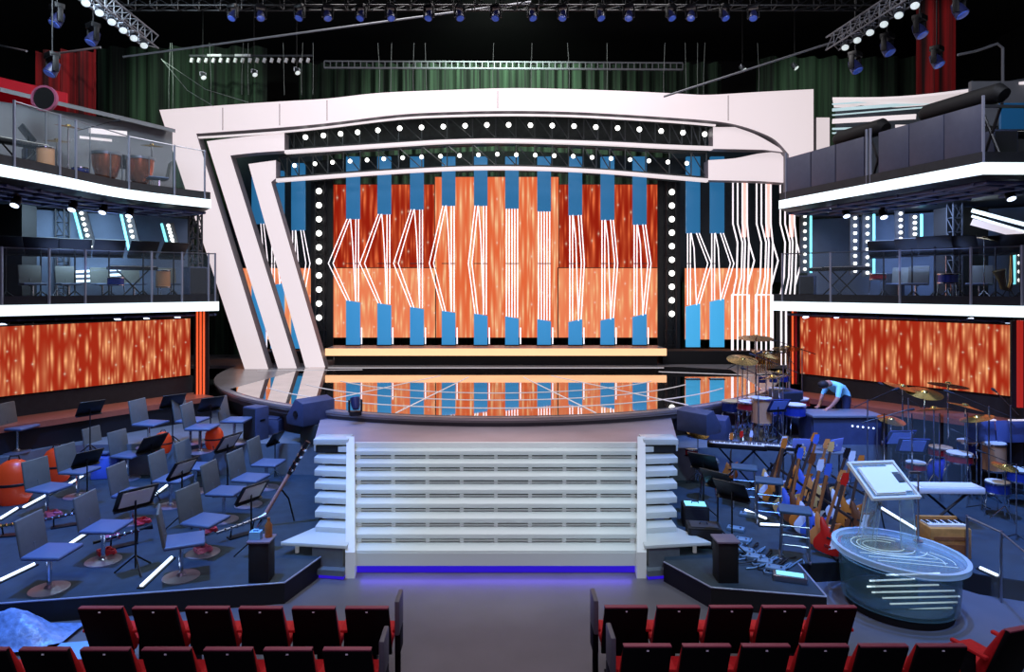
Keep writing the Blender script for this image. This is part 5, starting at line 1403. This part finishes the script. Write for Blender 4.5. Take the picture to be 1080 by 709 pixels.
# ---- conductor podium
PX, PY = 5.37, 8.85
t = thing('conductor_podium', 'round clear acrylic conductor podium with white light lines and slanted score desk', 'podium', (PX, PY, 0))
RB = .72
MB().lathe([(0, 0), (.62, 0), (.62, .12), (0, .12)], 48).build('black_base', M_soot, t)
MB().lathe([(.64, .12), (.68, .12), (RB, .66), (RB-.04, .66)], 56).build('glass_body', M_frost, t)
MB().lathe([(0, .125), (.63, .125), (.63, .15), (0, .15)], 56).build('inner_floor', mat('core_teal', (60, 84, 92), .4), t)
MB().lathe([(.0, .16), (.22, .16), (.22, .70), (0, .70)], 32).build('inner_column', M_frost, t)
R = RX(.0) @ RY(.055)
MB().lathe([(0, .0), (RB+.06, .0), (RB+.06, .035), (0, .035)], 60, c=(0, 0, .72), R=R).build('glass_top', M_topgl, t)
MB().lathe([(RB+.03, -.02), (RB+.085, -.02), (RB+.085, .05), (RB+.03, .05)], 60, c=(0, 0, .72), R=R).build('rim', M_rim, t)
lineT = mat('podium_top_line', (170, 190, 196), .4, emit=(180, 210, 216), es=.5)
lineG = mat('podium_line', (225, 245, 248), .4, emit=(215, 240, 244), es=1.0)
for k in range(7):
    z = .20+.068*k; a0, a1 = -PI*.84+.05*(6-k), -PI*.16-.10*(k if k > 3 else 0)*.6
    a0_ = [-PI*.60, -PI*.70, -PI*.77, -PI*.86, -PI*.88, -PI*.86, -PI*.80][k]; a1_ = [-PI*.20, -PI*.16, -PI*.20, -PI*.30, -PI*.40, -PI*.50, -PI*.55][k]
    xl, xr = [(-.10, .52), (-.36, .58), (-.46, .60), (-.60, .52), (-.66, .30), (-.62, -.02), (-.40, .30)][k]; z = .14+.076*k; sc_ = .87+.012*k
    MB().tube([(xl*sc_*1.05, -.42*sc_, z), (xr*sc_*1.05, -.40*sc_, z+.014)], .011, 6).build('light_line', lineG, t)
for k, (rx, ry, ox) in enumerate(((.26, .18, -.15), (.36, .27, -.12), (.47, .36, -.08))):
    pts = [R @ Vector((ox+rx*math.cos(2*PI*i/40+.8), .1+ry*math.sin(2*PI*i/40+.8), .765-.72)) + Vector((0, 0, .72)) for i in range(33)]
    MB().tube(pts, .006, 6).build('light_line', lineT, t)
for k in range(3):
    pts = [R @ Vector((-.62+.19*i+.05*k, -.18-.12*k-.02*i, .045))+Vector((0, 0, .72)) for i in range(6)]
    MB().tube(pts, .005, 6).build('light_line', lineT, t)
for k, x in enumerate((.25, .38)):
    pts = [R @ Vector((x+.12*math.sin(i*.5), -.05-.08*i, .045))+Vector((0, 0, .72)) for i in range(6)]
    MB().tube(pts, .005, 6).build('light_line', lineT, t)
# acrylic uprights and score desk
for (x0, y0, x1, y1) in ((-.44, .05, -.26, .12), (.12, .05, .10, .10), (-.36, .26, -.22, .30)):
    for (xa, xb) in ((x0-.05, x1-.03), (x0+.16, x1+.14)): MB().cone((xa, y0+.01, .76), (xb, y1+.01, 1.55), .007, n=6).build('upright_edge', M_rim, t)
    MB().add([(x0-.05, y0, .76), (x0+.16, y0, .76), (x1+.14, y1, 1.55), (x1-.03, y1, 1.55), (x0-.05, y0+.02, .76), (x0+.16, y0+.02, .76), (x1+.14, y1+.02, 1.55), (x1-.03, y1+.02, 1.55)],
             [(0, 1, 2, 3), (7, 6, 5, 4), (0, 4, 5, 1), (1, 5, 6, 2), (2, 6, 7, 3), (3, 7, 4, 0)]).build('acrylic_upright', M_acryl, t)
DR = Matrix.Rotation(.12, 3, 'Z') @ RX(.58)
dc = Vector((-.10, .20, 1.62))
MB().box(dc, (.66, .60, .03), R=DR).build('score_desk', M_acryl, t)
for off, s in (((0, -.30, .02), (.70, .03, .05)), ((-.33, 0, .02), (.03, .6, .05)), ((.33, 0, .02), (.03, .6, .05)), ((0, .30, .02), (.70, .03, .05))):
    MB().box(dc+DR @ Vector(off), s, R=DR).build('desk_edge', M_treadm, t)
sc = MB().box((0, 0, .012), (.44, .46, .02)).box((.0, .0, .03), (.42, .44, .012))
tag(sc.build('open_score', M_paper, loc=Vector((PX, PY, 0))+dc+DR @ Vector((-.04, -.02, .018)), rot=DR.to_euler()), 'white open score lying on the slanted podium desk', 'score')
for k in range(3):
    tag(MB().box((0, 0, .01), (.11, .13, .016)).build('note_sheet', M_white if k != 1 else M_dgrey, loc=Vector((PX, PY, 0))+dc+DR @ Vector((.24, .18-.16*k, .018)), rot=DR.to_euler()), '%s small sheet on the podium desk, %s from the top' % ('grey' if k == 1 else 'white', ORD[k]), 'paper')
t2 = thing('desk_microphone', 'slim microphone on a pole beside the podium desk', 'microphone', (PX+.42, PY+.25, 0.75+.02))
MB().cone((0, 0, 0), (0, 0, .95), .012, n=8).build('pole', M_steel, t2); MB().box((-.05, 0, .95), (.14, .03, .03)).build('microphone', M_steel, t2)
MB().lathe([(0, 0), (.06, 0), (.06, .015), (0, .015)], 16).build('base', M_steel, t2)

# ================================================================== AUDIENCE SEATS
def seats(side, row, Y, centers):
    n = len(centers)
    for k, px in enumerate(centers):
        q = K_seat.put((xY(px, Y+.0)*.995, Y+.25, 0), 0, 'black-backed red audience seat, %s from the aisle in the %s row %s of the aisle' % (ORD[k], row, side), 'audience seats %s of the aisle' % side)
        if k == 0: ends.append((side, q))
    return n
ends = []
seats('left', 'front', 6.86, [386, 329.5, 273, 216.5, 160, 103])
seats('left', 'nearest', 6.08, [365, 302, 238.5, 173, 108, 43, -22])
seats('right', 'front', 6.88, [661.5, 717, 773, 829, 883])
seats('right', 'nearest', 6.14, [684, 747, 810, 872, 935, 997])
K_seat.put((5.03, 6.62, 0), .28, 'black-backed red audience seat turned at the lower right corner beside the glass railing', 'audience seats right of the aisle', 1.05)
for side, q in ends:
    sx = (.295 if side == 'left' else -.295)
    MB().box((sx, .02, .78), (.05, .30, .36)).build('end_panel', M_arm, q, bevel=.012)
    MB().box((sx, .02, .50), (.06, .22, .24)).build('bracket', M_seatbk, q, bevel=.01)
    MB().cone((sx, .02, 0), (sx, .02, .4), .02, n=8).build('post', M_seatbk, q)
# plastic sheet heap and things at the lower left
b = MB(); n = 20; vs = []; fs = []
random.seed(11)
for i in range(n+1):
    for j in range(n+1):
        x = -1+2*i/n; y = -1+2*j/n; rr = max(0, 1-(x*x+y*y)**.5)
        vs.append((x*.85, y*.33, .05+.34*rr**.6*(.7+.3*math.sin(5*x+2*y))+.05*random.random()*min(1, rr*4)))
for i in range(n):
    for j in range(n): fs.append((i*(n+1)+j, (i+1)*(n+1)+j, (i+1)*(n+1)+j+1, i*(n+1)+j+1))
b.add(vs, fs)
tag(b.build('plastic_sheet', M_plastic, loc=(-6.0, 8.0, 0.0), angle=80), 'crumpled bluish plastic sheet heaped on the floor behind the left seats', 'sheet')
tag(MB().box((0, 0, .025), (.62, .40, .05)).build('pale_board', M_foam, loc=(-4.95, 7.70, 0), rot=(0, 0, .15), bevel=.008), 'pale blue board lying on the floor between the plastic sheet and the left seats', 'board')
b = MB()
for k in range(6): b.lathe([(.17, .0), (.2, .0), (.2, .03), (.17, .03)], 24, c=(0, 0, .02+.034*k))
tag(b.build('rope_coil', M_rope, loc=(-3.95, 5.75, .62), bevel=0, rot=(1.1, 0, .3)), 'coil of tan rope hung on a seat arm at the lower left corner', 'rope')

# ================================================================== RIG UNDER THE CEILING
def proto_mover():
    r = thing('moving_head', '-', 'stage light')
    MB().box((0, 0, -.05), (.26, .18, .10)).build('base', M_black, r, bevel=.01)
    for s in (-1, 1): MB().box((s*.14, 0, -.22), (.035, .10, .28)).build('yoke_arm', M_black, r, bevel=.008)
    MB().lathe([(0, .16), (.07, .16), (.10, .06), (.115, -.10), (0, -.10)], 18, c=(0, 0, -.30), R=RX(-.5)).build('head', mat('blue_grey_housing', (40, 44, 80), .4, emit=(24, 28, 80), es=.16), r)
    MB().lathe([(0, -.1), (.10, -.1), (.09, -.115), (0, -.12)], 18, c=(0, 0, -.30), R=RX(-.5)).build('lens', mat('dim_blue_lens', (80, 110, 210), .2, emit=(70, 100, 210), es=.18), r)
    return Kind(r)
K_mov = proto_mover()
t = thing('rig_truss', 'long black truss across the stage carrying the row of blue-lit stage lights', 'truss', (0, 15.5, 10.76))
MB().truss((-9, 0, .15), (9, 0, .15), .3, .02, .5).build('lattice', M_black, t)
for s in (-7, 7): MB().cone((s, 0, .2), (s, 0, 4.2), .015, n=6).build('cable', M_black, t)
for k, px in enumerate((248, 277, 318, 347, 382, 413, 453, 485, 523, 561, 593, 632, 662, 706, 727, 762, 792)):
    K_mov.put((xY(px, 15.5), 15.36, 10.77), .5 if k % 2 else -.4, 'blue-lit stage light on the long dark truss, %s from left' % (ORD+['thirteenth', 'fourteenth', 'fifteenth', 'sixteenth', 'seventeenth'])[k], 'stage lights on the long truss', .85)
def proto_par():
    r = thing('par_light', '-', 'stage light')
    MB().tube([(-.13, 0, -.02), (-.15, 0, .14), (0, 0, .18), (.15, 0, .14), (.13, 0, -.02)], .014, 6).build('yoke', M_steel, r)
    R = RX(-.7)
    MB().lathe([(0, .18), (.08, .18), (.12, .08), (.13, -.14), (0, -.14)], 16, R=R).build('can', M_steel, r)
    MB().lathe([(0, -.135), (.115, -.14), (0, -.15)], 16, R=R).build('lens', mat('white_glint', (230, 240, 240), .2, emit=(225, 238, 236), es=.7), r)
    return Kind(r)
K_par = proto_par()
for lab, (x0, y0, x1, y1) in (('left', (70, -25, 160, 44)), ('right', (985, -22, 878, 46))):
    p, q = at(x0, y0, 13.0), at(x1, y1, 17.0)
    t = thing('rig_truss', 'slanting silver truss of bright stage lights at the upper %s' % lab, 'truss', p)
    MB().truss((0, 0, 0), q-p, .32, .022, .4).build('lattice', M_grey, t)
    MB().cone((0, 0, .1), (0, 0, 15-p.z-.1), .02, n=6).build('cable', M_black, t)
    for k in range(7):
        f_ = (k+.6)/7.2
        K_par.put(p+(q-p)*f_+Vector((.05, -.2, -.22)), (.5 if lab == 'left' else -.5), 'silver can light on the slanting truss at the upper %s, %s from the top' % (lab, ORD[k]), 'can lights of the upper %s truss' % lab, .72)
for k, (px, py, Y, lab) in enumerate(((902, 66, 16, 'lowest of the right group'), (936, 47, 15.5, 'middle of the right group'), (970, 28, 15, 'upper of the right group'), (1012, 6, 14, 'top of the right group'), (98, 36, 15.5, 'lower of the left pair'), (60, 16, 15, 'upper of the left pair'), (55, 68, 14.5, 'lit one over the red banner'), (988, 60, 16, 'hanging by the red curtain'))):
    p = at(px, py, Y); K_mov.put(p+Vector((0, 0, .25)), .6 if px > 500 else -.6, 'single hanging stage light, ' + lab, 'hanging stage lights', 1.2)
    MBp = MB().cone((0, 0, 0), (0, 0, 14.95-p.z-.25), .018, n=6)
    tag(MBp.build('drop_pipe', M_black, loc=p+Vector((0, 0, .255))), 'thin black drop pipe holding the hanging stage light, ' + lab, 'pipe')
# batten of light clips and ladder truss above the arch
t = thing('lamp_batten', 'row of small white lamp clips above the left of the arch', 'batten', at(200, 62, 23.5))
b = MB(); w = MB()
L = 130*23.5/FPX
MB().box((L/2, 0, .1), (L, .08, .06)).build('bar', M_dgrey, t)
for k in range(17):
    x = .1+k*L/17
    MB().box((x, -.06, -.08), (.09, .08, .16), R=RY(.3)).build('clip', M_white, t)
for x, w_ in ((.9, .5), (1.9, .55)): MB().box((x, -.05, .1), (w_, .06, .08)).build('label_bar', M_white, t)
for k, (px, py) in enumerate(((214, 80), (268, 77), (313, 75), (783, 72), (838, 70))):
    K_par.put(at(px, py, 23.0), .8, 'small white hook lamp hanging above the arch, %s from left' % ORD[k], 'hook lamps above the arch', .75)
    p = at(px, py, 23.0)
    tag(MB().cone((0, 0, .14), (0, 0, 14.9-p.z), .012, n=5).build('drop_wire', M_black, loc=p), 'drop wire of the hook lamp above the arch, %s from left' % ORD[k], 'wire')
t = thing('ladder_truss', 'long grey ladder truss in front of the green curtain above the arch', 'truss', at(342, 68, 24.0))
q = at(720, 70, 24.0)-at(342, 68, 24.0)
b = MB(); b.cone((0, 0, .12), q+Vector((0, 0, .12)), .03, n=6).cone((0, 0, -.12), q-Vector((0, 0, .12)), .04, n=6)
for k in range(60): b.box(q*(k/59), (.03, .04, .24))
b.build('lattice', M_grey, t)
random.seed(5)
cableM = mat('pale_cable', (120, 128, 124), .6)
for k, px in enumerate((178, 182, 222, 255, 262, 300, 318, 330, 400, 412, 436, 450, 520, 560, 600, 640, 700, 724, 736, 742, 800)):
    p = at(px, 118 if px < 230 else 100, 22.0); Lc = zY(58, 22.0)-p.z
    tag(MB().tube([(0, 0, 0), (.02*math.sin(k), 0, Lc*.5), (.05*math.cos(k*2), 0, Lc+.4)], .008, 5).build('hanging_cable', cableM, loc=p), 'thin pale cable hanging above the arch, %s' % ('number'  if 0 else 'one of a row before the green curtain'), 'cable', 'thin hanging cables above the arch')
for k, (a, c, lab) in enumerate((((170, 62), (225, 112), 'steeper of two'), ((172, 64), (262, 108), 'flatter of two'))):
    p, q = at(*a, 21.0), at(*c, 21.0); m = (p+q)/2-Vector((0, 0, .25))
    tag(MB().tube([(0, 0, 0), m-p, q-p], .012, 5).build('slack_cable', cableM, loc=p), 'slack pale cable running down to the left end of the arch, ' + lab, 'cable')
for (a, c, lab) in (((130, 60), (560, 2), 'long slanting pipe across the upper left of the ceiling'), ((700, 102), (880, 44), 'slanting pipe above the right end of the arch'), ((0, 48), (28, 54), 'pale slanting pipe at the far upper left'), ((62, 56), (106, 50), 'pale pipe end above the red banner')):
    p, q = at(*a, 19.0), at(*c, 18.0)
    tag(MB().cone((0, 0, 0), q-p, .03, n=8).build('rig_pipe', M_grey, loc=p), lab, 'pipe')
p, q = at(1010, 58, 15.0), at(1052, 46, 15.0)
tag(MB().tube([(0, 0, 0), (q-p)*.5+Vector((0, 0, -.03)), q-p, (q-p)+Vector((.12, 0, -.1)), (q-p)+Vector((.12, 0, -1.0))], .03, 8).build('bent_pipe', M_grey, loc=p), 'pale bent pipe above the right balcony canopy', 'pipe')

K_mov.put(on(372, 441, SZ)+Vector((0, .25, 0)), 0, 'small dark object at the left front edge of the round stage', None, .9, rot=(PI, 0, .4))  # unclear dark object, built from an upturned stage light
# details that sit on a part become that part's own sub-parts
SUBPART = {'number_plate': 'back_shell', 'top_rim': 'back_shell', 'pickguard': 'body', 'bridge': 'body', 'pickup': 'body', 'tuner': 'headstock', 'lens': ('housing', 'can', 'head'),
           'white_keys': 'case', 'black_keys': 'case', 'control_strip': 'case', 'lip': 'desk', 'sheet': 'desk', 'lid_mark': 'lid', 'hoop': 'shell', 'grille': 'cabinet', 'handle': ('cabinet', 'shell'),
           'side_port': 'cabinet', 'seam_band': 'shell', 'indicator_lamp': 'front_panel', 'desk_edge': 'score_desk', 'foot_switch': 'case', 'lit_top': 'case', 'front_board': 'case', 'seam': 'light_box', 'top_panel': 'cabinet',
           'riser_bracket': 'riser_rail'}
for o_ in [q for q in bpy.data.objects if q.parent is None and q.type == 'EMPTY']:
    if o_['category'] == 'staircase': continue
    ch = list(o_.children)
    for c in ch:
        want = SUBPART.get(c.name.split('.')[0])
        if not want: continue
        want = (want,) if isinstance(want, str) else want
        for p_ in ch:
            if p_ is not c and p_.name.split('.')[0] in want and p_.location.length < 1e-6 and p_.rotation_euler.to_quaternion().angle < 1e-6:
                c.parent = p_; break

# ================================================================== LIGHT
def area(name, loc, size, power, rgb, target=None, sy=None):
    L = bpy.data.lights.new(name, 'AREA'); L.energy = power; L.color = rgb; L.size = size
    if sy: L.shape = 'RECTANGLE'; L.size_y = sy
    o = bpy.data.objects.new(name, L); COL.objects.link(o); o.location = loc
    if target is not None: o.rotation_euler = (Vector(target)-Vector(loc)).to_track_quat('-Z', 'Y').to_euler()
    return o
def spot(name, loc, target, power, rgb, ang=50, blend=.6, r=.2):
    L = bpy.data.lights.new(name, 'SPOT'); L.energy = power; L.color = rgb; L.spot_size = math.radians(ang); L.spot_blend = blend; L.shadow_soft_size = r
    o = bpy.data.objects.new(name, L); COL.objects.link(o); o.location = loc
    o.rotation_euler = (Vector(target)-Vector(loc)).to_track_quat('-Z', 'Y').to_euler(); return o
BLUE = (.09, .28, 1.0); COOL = (.62, .80, 1.0)
spot('pit_light_left', (-5.4, 8.6, 13), (-6.2, 11.2, 0), 10000, BLUE, 46, .7)
spot('board_light', (-4, 5, 9), (-4.9, 7.5, 0), 420, (.6, .8, 1.0), 12, .6)
spot('blue_hot_left', (-4.5, 6, 10), (-6.9, 10.2, 0), 2200, (.06, .12, 1.0), 22, .8)
spot('blue_hot_right', (5.5, 5, 10), (7.4, 9.6, 0), 1500, (.08, .14, 1.0), 20, .8)
spot('pit_light_right', (6.0, 8.6, 13), (6.9, 11.6, 0), 10500, BLUE, 44, .7)
spot('pit_fill_left', (-4, 4, 12), (-5.4, 10.5, 0), 1700, (.55, .88, .95), 44, .8)
spot('pit_fill_right', (4, 4, 12), (5.2, 10.8, 0), 1900, (.55, .85, 1.0), 44, .8)
spot('stair_light', (0, 5.5, 13), (0, 10.8, .6), 3700, (.93, .98, 1.0), 24, .7)
spot('stair_cyan_left', (-7.5, 6, 12), (-2.9, 10.3, .6), 900, (.45, .75, 1.0), 14, .7)
spot('stair_cyan_right', (7.5, 6, 12), (2.9, 10.3, .6), 900, (.45, .75, 1.0), 14, .7)
spot('aisle_light', (0, 6.5, 14), (0, 7.6, 0), 900, (1.0, .95, .95), 36, .8)
spot('landing_light', (0, 9, 14), (0, 13, 1.4), 1700, (1.0, .86, .92), 34, .8)
area('stage_wash', (0, 17, 13.5), 10, 900, (1.0, .95, .97), (0, 20, 0), 3)
area('tier_light_left', (-10.0, 16.2, 6.0), 2.0, 150, (.5, .75, 1.0), (-11, 16.8, 3.8))
area('tier_light_right', (10.0, 16.4, 6.0), 2.0, 140, (.38, .55, 1.0), (11, 17, 3.8))
area('upper_tier_left', (-8, 12.5, 11), 2.0, 360, (.7, .85, 1.0), (-10.5, 16.5, 6.5))
area('upper_tier_right', (7, 9, 10.5), 2.0, 190, (.8, .85, 1.0), (9, 15, 7))
spot('curtain_light', (0, 22, 14.5), (0, 27, 10.5), 4200, (.8, 1, .85), 110, .8)
spot('red_light_left', (-10.5, 15, 13), (-12.6, 19.6, 9.5), 500, (1, .7, .7), 40, .6)
spot('red_light_right', (11, 15, 13), (13.6, 20, 11), 280, (1, .7, .7), 40, .6)
area('seat_light', (0, 1.0, 9), 5, 260, (.8, .62, 1.0), (0, 6.5, .5))
spot('cluster_blue', (4.5, 10, 12), (6.1, 14.6, 1.8), 5200, (.12, .2, 1.0), 26, .7)
spot('drum_blue', (5.5, 5.5, 11.5), (8.8, 13.0, .8), 2600, (.22, .36, 1.0), 26, .7)
spot('desk_fill', (3, 5, 11), (5.25, 9.1, 1.6), 420, (1.0, .97, .92), 7, .4)  # narrow unseen spot added to whiten the podium score desk
spot('curtain_fill_left', (-10, 18, 13), (-11.5, 26, 11), 1500, (.8, 1, .85), 50, .8)  # unseen spot added so the left green curtain shows
spot('curtain_fill_right', (10.5, 18, 13), (12.5, 26, 11), 1200, (.8, 1, .85), 40, .8)  # same added spot for the right green curtain
area('underside_fill_left', (-9.6, 15.6, 4.6), 1.5, 14, (.3, .45, 1.0), (-9.6, 15.6, 6.2))  # unseen upward lamp added to brighten the balcony underside
area('underside_fill_right', (9.6, 15.2, 4.6), 1.5, 14, (.3, .45, 1.0), (9.6, 15.2, 6.2))  # matching added lamp under the right upper tier
spot('riser_blue', (-3, 9, 12), (-5.4, 14.3, 1.2), 3800, (.2, .35, 1.0), 32, .7)
spot('person_light', (5, 12, 11), (7.4, 14.8, 2.1), 500, (.7, .95, 1.0), 9, .5)
area('violet_base', (0, 9.80, .10), 4.0, 6, (.10, .05, 1.0), (0, 9.5, .0), .06)
w = bpy.data.worlds.new('World'); scene.world = w; w.use_nodes = True
w.node_tree.nodes['Background'].inputs[0].default_value = (.012, .014, .022, 1); w.node_tree.nodes['Background'].inputs[1].default_value = 1.0

# ================================================================== CAMERA
cam = bpy.data.cameras.new('camera'); co = bpy.data.objects.new('camera', cam); COL.objects.link(co)
co.location = (0, 0, CAMH); co.rotation_euler = (PI/2, 0, 0)
cam.sensor_fit = 'HORIZONTAL'; cam.sensor_width = 36; cam.lens = 36*FPX/1080
cam.shift_x = (540-CX)/1080; cam.shift_y = -(354.5-HY)/1080; cam.clip_end = 200
scene.camera = co
scene.view_settings.view_transform = 'Standard'; scene.view_settings.look = 'None'
scene.view_settings.exposure = 0; scene.view_settings.gamma = 1
